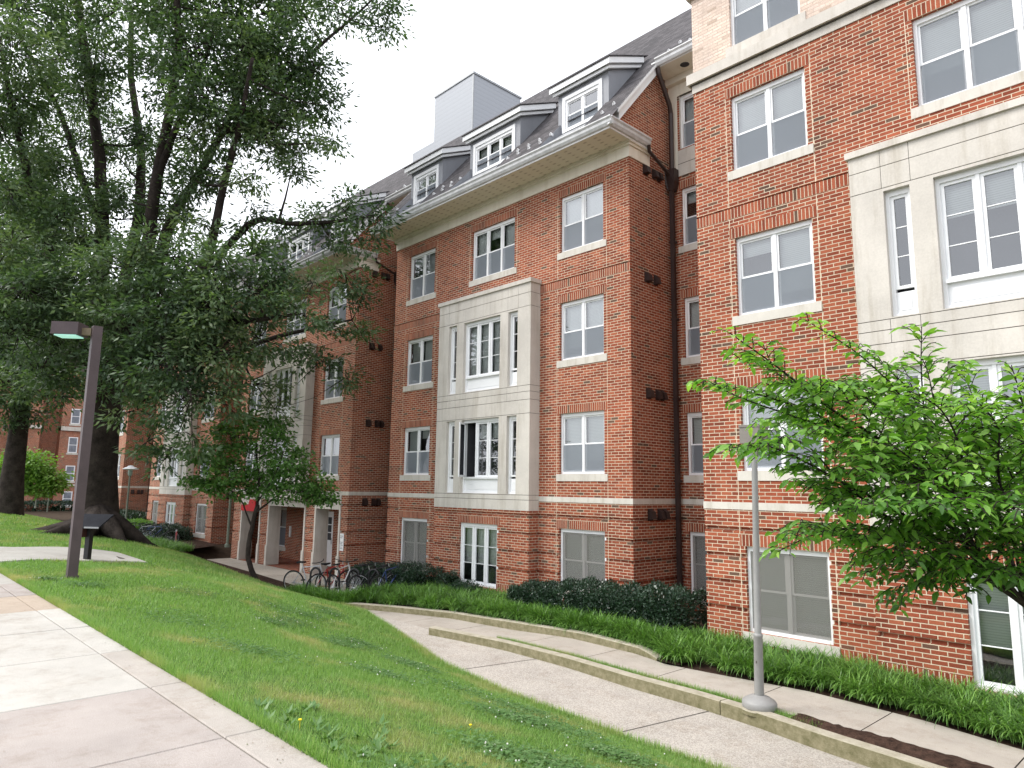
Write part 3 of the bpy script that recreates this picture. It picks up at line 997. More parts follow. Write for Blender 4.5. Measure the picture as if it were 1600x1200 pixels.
# eaves over the links
for x0, x1, rr in ((blocks[0][1], RXL, 1), (blocks[1][1], blocks[0][0], 0), (blocks[2][1], blocks[1][0], 0), (blocks[3][1], blocks[2][0], 0)):
    e = MB()
    e.box(x0 + 0.02, x1 - 0.02, LINK_EAVE_Y + 0.02, LINK_Y, 10.70, 10.74, M_CREAM)
    e.box(x0 + 0.01, x1 - 0.01, LINK_Y - 0.16, LINK_Y - 0.025, 10.52, 10.70, M_CREAM)
    e.box(x0 + 0.02, x1 - 0.02, LINK_EAVE_Y - 0.01, LINK_EAVE_Y + 0.02, 10.70, 10.90, M_WHITE)
    prof = [(0.0, 0.02), (-0.05, 0.03), (-0.09, 0.09), (-0.10, 0.15), (-0.135, 0.19), (-0.135, 0.22), (-0.02, 0.19), (0, 0.20)]
    e.prism([(x0 + 0.2, LINK_EAVE_Y - 0.01 + py, 10.69 + pz) for py, pz in prof], (x1 - x0 - 0.2, 0, 0), M_GUTTER)
    if rr:
        e.lathe((-8.95, 14.33, 10.70), [(0.17, -0.012), (0.12, -0.014), (0.12, 0.0)], M_CREAM, 16)
        e.lathe((-8.95, 14.33, 10.70), [(0.12, -0.006), (0.0, -0.006)], M_DARK, 16)
    e.build('eave', BLD)
    # brown downpipe with leader head
    p = MB()
    px, py = x0 + 0.14, 14.6
    p.box(px - 0.05, px + 0.05, py - 0.045, py + 0.045, -3.2, 7.75, M_BROWN)
    p.prism([(px - 0.06, py - 0.06, 7.6), (px + 0.06, py - 0.06, 7.6), (px + 0.15, py - 0.1, 7.8), (px + 0.15, py - 0.1, 8.15), (px - 0.13, py - 0.1, 8.15), (px - 0.13, py - 0.1, 7.8)], (0, 0.2, 0), M_BROWN)
    p.tube([(px + 0.08, LINK_EAVE_Y - 0.02, 10.7), (px + 0.08, LINK_EAVE_Y + 0.02, 10.55), (px + 0.05, 14.5, 9.9), (px + 0.02, 14.6, 9.7), (px + 0.02, 14.6, 8.1)], 0.062, M_BROWN, 6)
    p.tube([(x0 + 0.2, 13.55, 8.45), (x0 + 0.16, 13.62, 8.32), (x0 + 0.12, 14.45, 8.05), (px, 14.6, 7.95)], 0.045, M_BROWN, 6)
    for zc in (6.2, 4.2, 2.2, 0.2, -1.8):
        p.box(px - 0.07, px + 0.07, py - 0.05, py + 0.1, zc, zc + 0.05, M_BROWN)
    p.build('downpipe', BLD)
    # exhaust hoods on the side wall
    for zc in (7.9, 5.13, 2.28, -0.55):
        for yy, ww in ((13.66, 0.16), (14.02, 0.12), (14.22, 0.12)):
            if yy > 14.1 and zc > 4.5 and zc < 6: continue
            h = MB()
            h.prism([(x0, yy - ww / 2, zc - 0.11), (x0 + 0.14, yy - ww / 2, zc - 0.11), (x0 + 0.10, yy - ww / 2, zc + 0.06), (x0, yy - ww / 2, zc + 0.11)], (0, ww, 0), M_BROWN)
            h.box(x0, x0 + 0.012, yy - ww / 2 - 0.02, yy + ww / 2 + 0.02, zc - 0.14, zc + 0.13, M_BROWN)
            h.build('exhaust_hood', BLD)

# rooftop plant room behind the ridge
pm = MB()
pm.box(-24.5, -21.75, 18.0, 20.85, 12.6, 17.86, M_LOUVRE)
pm.box(-24.54, -21.71, 17.96, 20.9, 17.86, 17.95, M_GREYMETAL)
pm.box(-21.79, -21.735, 17.985, 18.04, 12.6, 17.86, M_GREYMETAL)
pm.box(-26.15, -24.5, 18.0, 20.85, 12.6, 15.70, M_LOUVRE)
pm.build('plant_room', BLD)

# snow guards: little white clips in two staggered rows near the eaves
sg = MB()
sgr = random.Random(3)
def guard(x, y):
    z = roof_z(y)
    sg.box(x - 0.008, x + 0.008, y - 0.05, y + 0.04, z - 0.03, z + 0.04, M_WHITE)
    sg.tube([(x - 0.03, y - 0.05, z - 0.04), (x - 0.034, y - 0.055, z + 0.012), (x - 0.012, y - 0.058, z + 0.032), (x + 0.012, y - 0.058, z + 0.032), (x + 0.034, y - 0.055, z + 0.012), (x + 0.03, y - 0.05, z - 0.04)], 0.009, M_WHITE, 5)
for (a, b) in blocks[:2]:
    x = a + 0.3
    while x < b - 0.1:
        if not any(w[0] - 0.1 < x < w[1] + 0.1 for w in wells):
            guard(x, 12.42); guard(x + 0.2, 12.62)
        x += 0.42
for x0, x1 in ((C_XR, RXL), (blocks[1][1], blocks[0][0])):
    x = x0 + 0.4
    while x < x1:
        guard(x, 14.25); guard(x + 0.22, 14.45); x += 0.62
sg.build('snow_guards', BLD)['kind'] = 'stuff'

WALL.build('brick_wall', BLD)
STONE.build('limestone_bay', BLD)
# body behind the slopes so that nothing is hollow
bk = MB()
bk.box(-59.6, RXL + 0.1, 16.5, 26, BASE, 12.4, M_BRICK, skip='t')
bk.box(-59.6, RXL, LINK_Y + 0.6, 16.5, BASE, 10.4, M_DARK)
bk.box(RXL + 0.02, RXR - 0.02, RY + 0.6, 22, BASE, 10.28, M_DARK)
bk.build('rear_wall', BLD)

# ------------------------------------------------------------------ far wing closing the court
FW = empty('brick_wing', 'distant red brick wing facing the lawn, seen between the two big trunks', 'building')
fw = MB(); fst = MB()
def far_window(y0_, y1_, z0, z1):
    m = MB()
    X = -80.0
    m.box(X - 0.05, X + 0.03, y0_, y1_, z0, z1, M_WHITE)
    m.box(X + 0.03, X + 0.035, y0_ + 0.09, y1_ - 0.09, z0 + 0.09, (z0 + z1) / 2 - 0.03, M_GREYPANE)
    m.box(X + 0.03, X + 0.035, y0_ + 0.09, y1_ - 0.09, (z0 + z1) / 2 + 0.03, z1 - 0.09, M_GREYPANE)
    w = m.build('window', FW)
    s = MB(); s.box(X, X + 0.04, y0_ - 0.1, y1_ + 0.1, z0 - 0.18, z0, M_SILL); s.build('sill', w)
M_GREYPANE = simple('grey pane', (0.20, 0.23, 0.27), 0.15, 0.5, 0.2)
fw.box(-92, -80, 15.0, 17.8, -3.4, 11.5, M_BRICK)
fw.box(-92, -80.6, 17.8, 30, -3.4, 11.5, M_BRICK)
fw.box(-92, -79.2, 11.4, 13.2, -3.4, 10.5, M_BRICK)
fw.box(-92, -81.2, 13.2, 15.0, -3.4, 11.5, M_BRICK)
fw.box(-92, -82.5, 2.0, 11.4, -3.4, 10.5, M_BRICK)
for z0, z1 in ((-2.3, -0.9), (0.1, 1.6), (2.85, 4.4), (5.7, 7.2)):
    far_window(15.75, 16.55, z0, z1)
for z0 in (-0.36,):
    for x, a, b in ((-80, 15, 17.8), (-80.6, 17.8, 30), (-79.2, 11.4, 13.2), (-81.2, 13.2, 15.0), (-82.5, 2.0, 11.4)):
        fst.box(x, x + 0.03, a, b, z0, z0 + 0.15, M_SILL)
fst.box(-92, -79.85, 15.0, 30, 5.0, 5.4, M_STONE)
fst.box(-92, -79.05, 11.35, 13.25, 5.0, 5.3, M_STONE)
fst.box(-79.98, -79.9, 17.2, 17.3, -3.2, 11, M_BROWN)
fst.build('trim', FW)
fw.build('brick_wall', FW)
frf = MB()
frf.prism([(-92.5, 1.5, 11.5), (-79, 1.5, 11.5), (-86, 1.5, 17)], (0, 29, 0), M_ROOF)
frf.build('roof', FW)

# ------------------------------------------------------------------ ground levels
def lerp(x, xs, ys): return np.interp(x, xs, ys)
def z_up(x): return lerp(x, [-60, -30, -18, -12, -10, 8], [-3.25, -3.25, -3.05, -2.90, -2.83, -2.80])
def z_lo(x): return lerp(x, [-60, -18, -13, -11, -4, 8], [-3.25, -3.07, -2.96, -2.95, -2.99, -3.02])
LE_X = [-90, -40, -30, -22, -19.3, -17, -15.9, -14.8, -12.6, -9.6, -7.7, -6.4, -5.3, -4.3, -1, 8]
LE_Y = [9.0, 9.3, 9.2, 9.15, 9.15, 9.2, 9.43, 9.38, 8.70, 7.70, 7.38, 7.28, 7.20, 7.18, 7.1, 7.0]
def lawn_y(x): return lerp(x, LE_X, LE_Y)
def lawn_ez(x): return lerp(x, [-90, -40, -25, -19.3, -15.9, 8], [-2.3, -2.3, -2.55, -2.85, -2.98, -2.98]) 
SWE = 2.24
def h_lawn(x, y):
    x = np.asarray(x, float); y = np.asarray(y, float)
    t = np.clip((y - SWE) / (lawn_y(x) - SWE), 0, 1)
    p = lerp(x, [-90, -30, -18, -10, 8], [3.2, 3.0, 1.9, 1.25, 1.15])
    b = 0.018 * np.sin(x * 1.3 + y * 0.7) * np.sin(y * 1.9) * np.minimum(1, t * 6) * (1 - t ** 4)
    return -1.6 + 0.012 + (lawn_ez(x) + 1.6) * t ** p + b

M_SOIL = simple('dark soil', (0.055, 0.040, 0.028), 0.95, 0.1, 0.35, 4, bmp=0.01)
M_MULCH = simple('shredded bark mulch', (0.052, 0.030, 0.022), 0.95, 0.15, 0.55, 9, bmp=0.03, fine=55)

def grass_ground_mat():
    m, nt, bs = mat('turf')
    pos = world_pos(nt)
    a = ramp(nt, [(0.35, (0.06, 0.125, 0.028)), (0.62, (0.11, 0.19, 0.045))])
    nt.links.new(noise(nt, 14, 5, pos), a.inputs[0])
    d = ramp(nt, [(0.52, (0, 0, 0)), (0.74, (1, 1, 1))])
    nt.links.new(noise(nt, 0.75, 4, pos), d.inputs[0])
    c = mixc(nt, d.outputs[0], a.outputs[0], (0.27, 0.22, 0.10))
    nt.links.new(c, bs.inputs['Base Color'])
    bs.inputs['Roughness'].default_value = 0.95
    bs.inputs['Specular IOR Level'].default_value = 0.1
    bump(nt, noise(nt, 60, 3, pos), 0.02, bs)
    return m
M_TURF = grass_ground_mat()

def concrete_mat(name, base, speck=0.0, stain=(0.80, 0.76, 0.72), k=1.0):
    m, nt, bs = mat(name)
    pos = world_pos(nt)
    r = ramp(nt, [(0.25, tuple(x * 0.84 for x in base)), (0.75, tuple(x * 1.10 for x in base))])
    nt.links.new(noise(nt, 1.3 * k, 6, pos, 0.7), r.inputs[0])
    f = ramp(nt, [(0.35, (0.80, 0.80, 0.80)), (0.65, (1.16, 1.16, 1.16))])
    nt.links.new(noise(nt, 160, 2, pos), f.inputs[0])
    c = mixc(nt, 0.8, r.outputs[0], f.outputs[0], 'MULTIPLY')
    s = ramp(nt, [(0.50, (1, 1, 1)), (0.72, stain)])
    nt.links.new(noise(nt, 2.2, 6, pos, 0.8), s.inputs[0])
    c = mixc(nt, 1.0, c, s.outputs[0], 'MULTIPLY')
    if speck:
        vo = N(nt, 'ShaderNodeTexVoronoi')
        vo.inputs['Scale'].default_value = 75
        nt.links.new(pos, vo.inputs['Vector'])
        v = ramp(nt, [(0.0, (0.45, 0.42, 0.40)), (0.35, (0.8, 0.78, 0.76)), (0.8, (1.35, 1.32, 1.28))])
        sx = N(nt, 'ShaderNodeSeparateColor')
        nt.links.new(vo.outputs['Color'], sx.inputs[0])
        nt.links.new(sx.outputs[0], v.inputs[0])
        c = mixc(nt, speck, c, v.outputs[0], 'MULTIPLY')
    nt.links.new(c, bs.inputs['Base Color'])
    bs.inputs['Roughness'].default_value = 0.9
    bs.inputs['Specular IOR Level'].default_value = 0.2
    bump(nt, noise(nt, 120, 4, pos), 0.003, bs)
    return m
M_SLAB_W = concrete_mat('pale concrete slab', (0.45, 0.43, 0.395))
M_SLAB_P = concrete_mat('pinkish concrete slab', (0.375, 0.335, 0.31))
M_SLAB_O = concrete_mat('rust-stained concrete slab', (0.40, 0.33, 0.265))
M_SLAB_G = concrete_mat('grey concrete slab', (0.40, 0.385, 0.355))
M_EDGE = concrete_mat('concrete edge strip', (0.40, 0.365, 0.33))
M_AGG = concrete_mat('exposed aggregate concrete', (0.42, 0.39, 0.355), 0.5, k=0.7)
M_WALK = concrete_mat('smooth tan concrete', (0.41, 0.37, 0.325))
M_PAVER = brick_mat('brick paving', 0.5, REDS, (0.3, 0.24, 0.2))

def kerb_mat():
    m, nt, bs = mat('kerb concrete with darker sides')
    pos = world_pos(nt)
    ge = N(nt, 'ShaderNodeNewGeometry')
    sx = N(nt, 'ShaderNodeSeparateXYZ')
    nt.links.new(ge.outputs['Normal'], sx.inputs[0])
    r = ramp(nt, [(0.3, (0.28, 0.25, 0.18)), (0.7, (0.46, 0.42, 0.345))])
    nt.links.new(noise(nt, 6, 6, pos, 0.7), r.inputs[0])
    side_col = ramp(nt, [(0.35, (0.135, 0.125, 0.06)), (0.7, (0.30, 0.265, 0.17))])
    nt.links.new(noise(nt, 9, 6, pos, 0.75), side_col.inputs[0])
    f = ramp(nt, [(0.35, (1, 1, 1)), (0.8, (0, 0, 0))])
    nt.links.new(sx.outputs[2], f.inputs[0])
    c = mixc(nt, f.outputs[0], r.outputs[0], side_col.outputs[0])  # upright faces get a darker olive mix than the tops
    nt.links.new(c, bs.inputs['Base Color'])
    bs.inputs['Roughness'].default_value = 0.95
    bump(nt, noise(nt, 80, 4, pos), 0.006, bs)
    return m
M_KERB = kerb_mat()

# base terrain, one sheet out to the horizon
def h_ground(x, y):
    x = np.asarray(x, float); y = np.asarray(y, float)
    ly = lawn_y(x)
    bed = np.where(x > -18, lerp(x, [-18, -12, -8, 8], [-3.05, -2.78, -2.68, -2.70]), lerp(x, [-60, -34, -32, -22, -18], [-2.6, -2.75, -3.28, -3.28, -3.10]))
    z = np.where(y < SWE, -1.66, np.where(y < ly, h_lawn(x, y) - 0.02, lawn_ez(x) - 0.03))
    t = np.clip((y - ly) / 2.6, 0, 1)
    z = np.where(y > ly, lawn_ez(x) - 0.12 + (bed - lawn_ez(x) + 0.04) * t, z)
    # under paths stay well below them
    z = np.where((x > -31.9) & (y > ly) & (y < 10.7), np.minimum(z, z_lo(x) - 0.12), z)
    z = np.where((x > -33) & (x < -18) & (y > ly + 0.6), -3.33, z)
    return z
def grid_mesh(name, xs, ys, h, material, dz=0.0, parent=None):
    X, Y = np.meshgrid(xs, ys)
    Z = h(X, Y) + dz
    nx, ny = len(xs), len(ys)
    V = np.stack([X, Y, Z], -1).reshape(-1, 3)
    idx = np.arange(nx * ny).reshape(ny, nx)
    Fq = np.stack([idx[:-1, :-1], idx[:-1, 1:], idx[1:, 1:], idx[1:, :-1]], -1).reshape(-1, 4)
    me = bpy.data.meshes.new(name)
    me.from_pydata(V.tolist(), [], Fq.tolist())
    me.materials.append(material)
    me.polygons.foreach_set('use_smooth', [True] * len(Fq))
    me.update()
    o = bpy.data.objects.new(name, me)
    COL.objects.link(o)
    if parent: o.parent = parent
    return o
gx = np.concatenate([[-900, -400, -200, -130], np.arange(-100, 12, 0.5), [20, 60, 200, 600]])
gy = np.concatenate([[-600, -200, -60, -20, -5, 0, 2.2], np.arange(2.3, 16, 0.25), [20, 30, 60, 200, 700]])
tag(grid_mesh('ground', gx, gy, h_ground, M_SOIL), kind='structure')

# lawn sheet
def lawn_sheet():
    xs = np.concatenate([np.arange(-88, -24, 1.0), np.arange(-24, 6.01, 0.25)])
    ts = np.linspace(0, 1, 41)
    V = []
    for t in ts:
        for x in xs:
            y = SWE + t * (lawn_y(x) - SWE)
            V.append((x, y, float(h_lawn(x, y))))
    nx = len(xs)
    F = [(j * nx + i, j * nx + i + 1, (j + 1) * nx + i + 1, (j + 1) * nx + i) for j in range(len(ts) - 1) for i in range(nx - 1)]
    me = bpy.data.meshes.new('lawn')
    me.from_pydata(V, [], F)
    me.materials.append(M_TURF)
    me.polygons.foreach_set('use_smooth', [True] * len(F))
    o = bpy.data.objects.new('lawn', me)
    COL.objects.link(o)
    return o
tag(lawn_sheet(), kind='structure')

# the lawn carries on past the end of the sidewalk, to the far wing
def strip(name, pts_a, pts_b, za, zb, material, thick=0.12, mb=None):
    """closed slab between two plan polylines with per-point heights"""
    m = mb or MB()
    for i in range(len(pts_a) - 1):
        a0, a1, b0, b1 = pts_a[i], pts_a[i + 1], pts_b[i], pts_b[i + 1]
        A0, A1, B0, B1 = (*a0, za[i]), (*a1, za[i + 1]), (*b0, zb[i]), (*b1, zb[i + 1])
        m.poly([A0, A1, B1, B0], material)
        m.poly([(*a0, za[i] - thick), (*a1, za[i + 1] - thick), A1, A0], material)
        m.poly([B0, B1, (*b1, zb[i + 1] - thick), (*b0, zb[i] - thick)], material)
    if mb is None: return tag(m.build(name), kind='structure')

# sidewalk of separate slabs
sw = MB()
def slab(x0, x1, y0, y1, z, m_, g=0.006, h=0.06, skew=0.0):
    c = 0.008
    P = [(x0 + g + skew * (y0 - 2), y0 + g), (x1 - g + skew * (y0 - 2), y0 + g), (x1 - g + skew * (y1 - 2), y1 - g), (x0 + g + skew * (y1 - 2), y1 - g)]
    T = [(P[0][0] + c, P[0][1] + c, z), (P[1][0] - c, P[1][1] + c, z), (P[2][0] - c, P[2][1] - c, z), (P[3][0] + c, P[3][1] - c, z)]
    E_ = [(p[0], p[1], z - c) for p in P]
    B = [(p[0], p[1], z - h) for p in P]
    sw.poly(T, m_)
    for a, b in ((E_, T), (B, E_)):
        for i in range(4):
            j = (i + 1) % 4
            sw.poly([a[i], a[j], b[j], b[i]], m_)
xj = [-88 + 1.5 * i for i in range(64)]
xj = [x + (-6.2 + 88) % 1.5 for x in xj]
swr = random.Random(5)
for i in range(len(xj) - 1):
    x0, x1 = xj[i], xj[i + 1]
    xc = (x0 + x1) / 2
    if -10.8 < xc < -6.2: m1, m2 = M_SLAB_W, M_SLAB_W
    elif -12.3 < xc <= -10.8: m1, m2 = M_SLAB_O, M_SLAB_O
    elif xc > -6.2: m1, m2 = M_SLAB_P, M_EDGE
    else: m1 = m2 = swr.choice([M_SLAB_G, M_SLAB_P, M_SLAB_G])
    if abs(xc + 6.95) < 0.8: m2 = M_EDGE
    dz = swr.uniform(-0.003, 0.003)
    slab(x0, x1, 1.96, SWE, -1.6 + dz, m2)
    slab(x0, x1, -1.2, 1.96, -1.6 + dz * 0.5, m1)
tag(sw.build('sidewalk'), kind='structure')

# concrete path branching off across the lawn
bp = MB()
def bpoly(pts, m_):
    top = [(x, y, float(max(-1.6, h_lawn(x, y))) + 0.02 if y > SWE else -1.594) for x, y in pts]
    bp.prism([(a, b, c - 0.1) for a, b, c in top], (0, 0, 0.1), m_)
ys_ = [2.24, 3.2, 4.2, 5.2, 5.45]
xl_ = [-21.6, -20.9, -21.0, -20.9, -20.7]
xr_ = [-17.0, -17.5, -17.75, -18.1, -18.2]
yy_ = np.linspace(2.24, 5.45, 26)
cols_ = 16
for i in range(25):
    g_ = [[(float(lerp(yy_[k], ys_, xl_) + (lerp(yy_[k], ys_, xr_) - lerp(yy_[k], ys_, xl_)) * t), float(yy_[k])) for t in np.linspace(0, 1, cols_)] for k in (i, i + 1)]
    Z_ = lambda p: (p[0], p[1], float(h_lawn(*p)) + 0.03)
    for j in range(cols_ - 1):
        bp.poly([Z_(g_[0][j]), Z_(g_[0][j + 1]), Z_(g_[1][j + 1]), Z_(g_[1][j])], M_SLAB_G)
    a = [g_[0][0], g_[0][-1], g_[1][-1], g_[1][0]]
    zt = [float(h_lawn(x, y)) + 0.03 for x, y in a]
    for j, k in ((1, 2), (3, 0)):
        bp.poly([(*a[j], zt[j] - 0.1), (*a[k], zt[k] - 0.1), (*a[k], zt[k]), (*a[j], zt[j])], M_SLAB_G)
tag(bp.build('branch_path'), kind='structure')

# lower path of exposed aggregate with a smooth edge band, and the upper walk
px = np.concatenate([np.arange(-17.2, -11.4, 0.4), np.arange(-11.4, 6.01, 0.4)])
# front (lawn side) edge follows the lawn; back edge is the kerb (or the far kerb where both walks meet)
MK_X = [-11.85, -9.9, -8.3, -6.8, -5.7, -4.65, -3.75, -3.0, -2.5, 2, 6]     # middle kerb, back of its top
MK_Y = [9.13, 9.38, 9.36, 9.20, 9.16, 9.02, 8.83, 8.72, 8.63, 8.3, 8.2]
FK_X = [-16.6, -15.86, -14.83, -12.96, -10.99, -9.24, -7.68, -7.1]            # far kerb, foot of its face
FK_Y = [9.15, 9.60, 9.98, 10.46, 10.55, 10.55, 10.44, 10.26]
LI_X = [-7.1, -6.11, -4.78, -3.22, -2.09, 1, 6]
LI_Y = [10.22, 10.30, 10.46, 10.28, 9.97, 9.6, 9.5]
WK_X = FK_X[:-1] + LI_X; WK_Y = FK_Y[:-1] + LI_Y
def mk_y(x): return lerp(x, MK_X, MK_Y)
def back_y(x): return lerp(x, WK_X, WK_Y)
lp = MB()
band = 0.16
for i in range(len(px) - 1):
    x0, x1 = float(px[i]), float(px[i + 1])
    if x0 < -16.9: continue
    f0, f1 = lawn_y(x0) - 0.05, lawn_y(x1) - 0.05
    m0 = mk_y(x0) - 0.12 if x0 >= -11.9 else back_y(x0)
    m1 = mk_y(x1) - 0.12 if x1 > -11.5 else back_y(x1)
    if x0 < -11.5 <= x1: m0 = m1 = mk_y(-11.85)
    if x0 < -11.6: m0, m1 = lerp(x0, [-17, -12], [9.6, 9.3]), lerp(x1, [-17, -12], [9.6, 9.3])
    za, zb = float(z_lo(x0)), float(z_lo(x1))
    strip('', [(x0, f0), (x1, f1)], [(x0, f0 + band), (x1, f1 + band)], [za] * 2, [zb] * 2, M_EDGE, mb=lp) if False else None
    lp.poly([(x0, f0, za), (x1, f1, zb), (x1, f1 + band, zb), (x0, f0 + band, za)], M_EDGE)
    lp.poly([(x0, f0 + band, za), (x1, f1 + band, zb), (x1, m1, zb), (x0, m0, za)], M_AGG)
for xj_, dy in ((-5.75, 0.0), (-9.3, 0.0), (-2.6, 0)):
    z = float(z_lo(xj_)) + 0.004
    lp.poly([(xj_ - 0.008, lawn_y(xj_) + 0.1, z), (xj_ + 0.008, lawn_y(xj_) + 0.1, z), (xj_ + 0.3, mk_y(xj_) - 0.13, z), (xj_ + 0.284, mk_y(xj_) - 0.13, z)], M_JOINT)
tag(lp.build('lower_path'), kind='structure')

up = MB()
def slabs_between(xs, fy, by, zf, m_, gap=0.007):
    for a, b in zip(xs, xs[1:]):
        n = max(1, int((b - a) / 0.35))
        q = np.linspace(a + gap, b - gap, n + 1)
        for u0, u1 in zip(q, q[1:]):
            u0, u1 = float(u0), float(u1)
            up.poly([(u0, fy(u0), zf(u0)), (u1, fy(u1), zf(u1)), (u1, by(u1), zf(u1)), (u0, by(u0), zf(u0))], m_)
        for u0 in (a, b):
            up.poly([(u0 - gap, fy(u0), zf(u0) - 0.012), (u0 + gap, fy(u0), zf(u0) - 0.012), (u0 + gap, by(u0), zf(u0) - 0.012), (u0 - gap, by(u0), zf(u0) - 0.012)], M_JOINT)
fyu = lambda x: float(mk_y(x) + 0.0) + float(lerp(x, [-9.9, -8, -5, -3, 6], [0.0, 0.05, 0.17, 0.42, 0.6]))
byu = lambda x: float(back_y(x))
zu = lambda x: float(lerp(x, [-12, -11, -9.5, 8], [-2.952, -2.93, -2.845, -2.81]))
slabs_between([-11.85, -9.75, -8.2, -6.66, -5.12, -3.58, -2.04, -0.5, 1.0, 3.0, 5.0], fyu, byu, zu, M_WALK)
# where the walks join, and on towards the arcade
zj = lambda x: float(lerp(x, [-32, -25, -18, -17, -13, -11.85], [-3.25, -3.25, -3.08, -3.05, -2.962, -2.948]))
slabs_between([-16.6, -14.8, -13.3, -11.85], lambda x: float(lerp(x, [-17, -12, -11.85], [9.6, 9.3, 9.13])), byu, zj, M_WALK)
slabs_between([-31.9, -29.5, -27.1, -24.7, -22.3, -20.0, -18.0, -16.6], lambda x: float(lerp(x, [-32, -24, -19.5, -17.4, -16.6], [10.9, 10.6, 10.2, 9.7, 9.55])), lambda x: 12.97 if x < -19.7 else float(lerp(x, [-19.7, -17.2, -16.6], [12.6, 11.1, 9.7])), zj, M_WALK)
tag(up.build('upper_walk'), kind='structure')
pf = MB()
pf.box(-31.6, -22.34, 12.98, 14.75, -3.4, -3.235, M_PAVER)
tag(pf.build('porch_floor'), kind='structure')

def kerb(name, pts, z_top, z_bot, w, side=1, label=''):
    m = MB()
    P = [Vector((x, y, 0)) for x, y in pts]
    nrm = []
    for i in range(len(P)):
        d = (P[min(i + 1, len(P) - 1)] - P[max(i - 1, 0)]).normalized()
        nrm.append(Vector((-d.y, d.x, 0)) * side)
    c = 0.015
    prof = []
    for p, n in zip(P, nrm):
        zt, zb = z_top(p.x), z_bot(p.x)
        a, b = p, p - n * w
        prof.append([(a.x, a.y, zb), (a.x, a.y, zt - c), (*(a - n * c).xy, zt), (*(b + n * c).xy, zt), (b.x, b.y, zt - c), (b.x, b.y, zb)])
    for q, r in zip(prof, prof[1:]):
        for k in range(5):
            m.poly([q[k], q[k + 1], r[k + 1], r[k]], M_KERB)
    m.poly(prof[0], M_KERB); m.poly(prof[-1][::-1], M_KERB)
    o = m.build(name)
    return tag(o, kind='structure')
xs = np.concatenate([np.arange(-11.85, -5.3, 0.35), [-5.26]])
kerb('kerb', [(x, float(mk_y(x))) for x in xs], lambda x: float(lerp(x, [-12, -9.5, 8], [-2.80, -2.80, -2.78])), lambda x: -3.2, 0.17)
xs = np.concatenate([[-5.245], np.arange(-5.0, 6, 0.35)])
kerb('kerb', [(x, float(mk_y(x))) for x in xs], lambda x: float(lerp(x, [-12, -9.5, 8], [-2.80, -2.80, -2.78])), lambda x: -3.2, 0.17)
fk = list(zip(FK_X, FK_Y))
fkx = np.concatenate([np.arange(-16.1, -7.9, 0.3), [-7.7, -7.45, -7.2]])
kerb('kerb', [(x, float(lerp(x, FK_X, FK_Y)) + 0.17) for x in fkx], lambda x: float(lerp(x, [-16.2, -12, -9, -7.6, -7.15], [-2.90, -2.80, -2.70, -2.72, -2.80])), lambda x: -3.2, 0.17)

# mulch: strip on the kerb and the bed at the foot of the lawn
def mulch(name, xs, fy, by, zf, hump):
    n = 9
    V, F = [], []
    r = np.random.default_rng(3)
    for x in xs:
        for k in range(n):
            t = k / (n - 1)
            y = fy(x) + (by(x) - fy(x)) * t
            z = zf(x) + hump * 4 * t * (1 - t) + r.normal(0, 0.008) * (0 < k < n - 1)
            V.append((x + r.normal(0, 0.008), y, z))
    for i in range(len(xs) - 1):
        for k in range(n - 1):
            F.append((i * n + k, (i + 1) * n + k, (i + 1) * n + k + 1, i * n + k + 1))
    me = bpy.data.meshes.new(name); me.from_pydata(V, [], F); me.materials.append(M_MULCH)
    o = bpy.data.objects.new(name, me); COL.objects.link(o)
    return tag(o, kind='structure')
mulch('mulch_strip', np.arange(-4.3, 6, 0.06), lambda x: float(mk_y(x)) - 0.01, lambda x: fyu(x) + 0.02 + 0.02 * math.sin(x * 7), lambda x: -2.815, 0.05)
mulch('mulch_bed', np.arange(-46, -16.3, 0.15), lambda x: float(lawn_y(x)) - 0.05, lambda x: float(lerp(x, [-46, -33, -32, -24, -19.5, -17.4, -16.3], [12.9, 12.9, 11.0, 10.65, 10.25, 9.75, 9.7])), lambda x: float(lerp(x, [-46, -33, -30, -24, -19.3, -16.3], [-2.5, -2.75, -2.95, -3.0, -3.0, -3.04])), 0.03)

# ------------------------------------------------------------------ vegetation materials
def leaf_mat(name, cols, trans=0.35, rough=0.5, spec=0.4, patch=None, hue=None):
    m = bpy.data.materials.new(name)
    m.use_nodes = True
    nt = m.node_tree
    bs = nt.nodes['Principled BSDF']
    ge = N(nt, 'ShaderNodeNewGeometry')
    at = N(nt, 'ShaderNodeAttribute')
    at.attribute_name = 'tone'
    r = ramp(nt, [(i / (len(cols) - 1), c) for i, c in enumerate(cols)])
    nt.links.new(at.outputs['Fac'], r.inputs[0])
    c = r.outputs[0]
    if patch:
        d = ramp(nt, [(patch[1], (0, 0, 0)), (patch[2], (1, 1, 1))])
        nt.links.new(noise(nt, patch[0], 4, ge.outputs['Position']), d.inputs[0])
        c = mixc(nt, d.outputs[0], c, patch[3])
    nt.links.new(c, bs.inputs['Base Color'])
    bs.inputs['Roughness'].default_value = rough
    bs.inputs['Specular IOR Level'].default_value = spec
    tr = N(nt, 'ShaderNodeBsdfTranslucent')
    mc = mixc(nt, 1.0, c, (1.3, 1.5, 0.6), 'MULTIPLY')
    nt.links.new(mc, tr.inputs[0])
    mx = N(nt, 'ShaderNodeMixShader')
    mx.inputs[0].default_value = trans
    nt.links.new(bs.outputs[0], mx.inputs[1])
    nt.links.new(tr.outputs[0], mx.inputs[2])
    nt.links.new(mx.outputs[0], nt.nodes['Material Output'].inputs[0])
    return m
M_OAK = leaf_mat('oak leaf', [(0.026, 0.052, 0.026), (0.060, 0.105, 0.050), (0.105, 0.165, 0.080), (0.20, 0.26, 0.13)], 0.30)
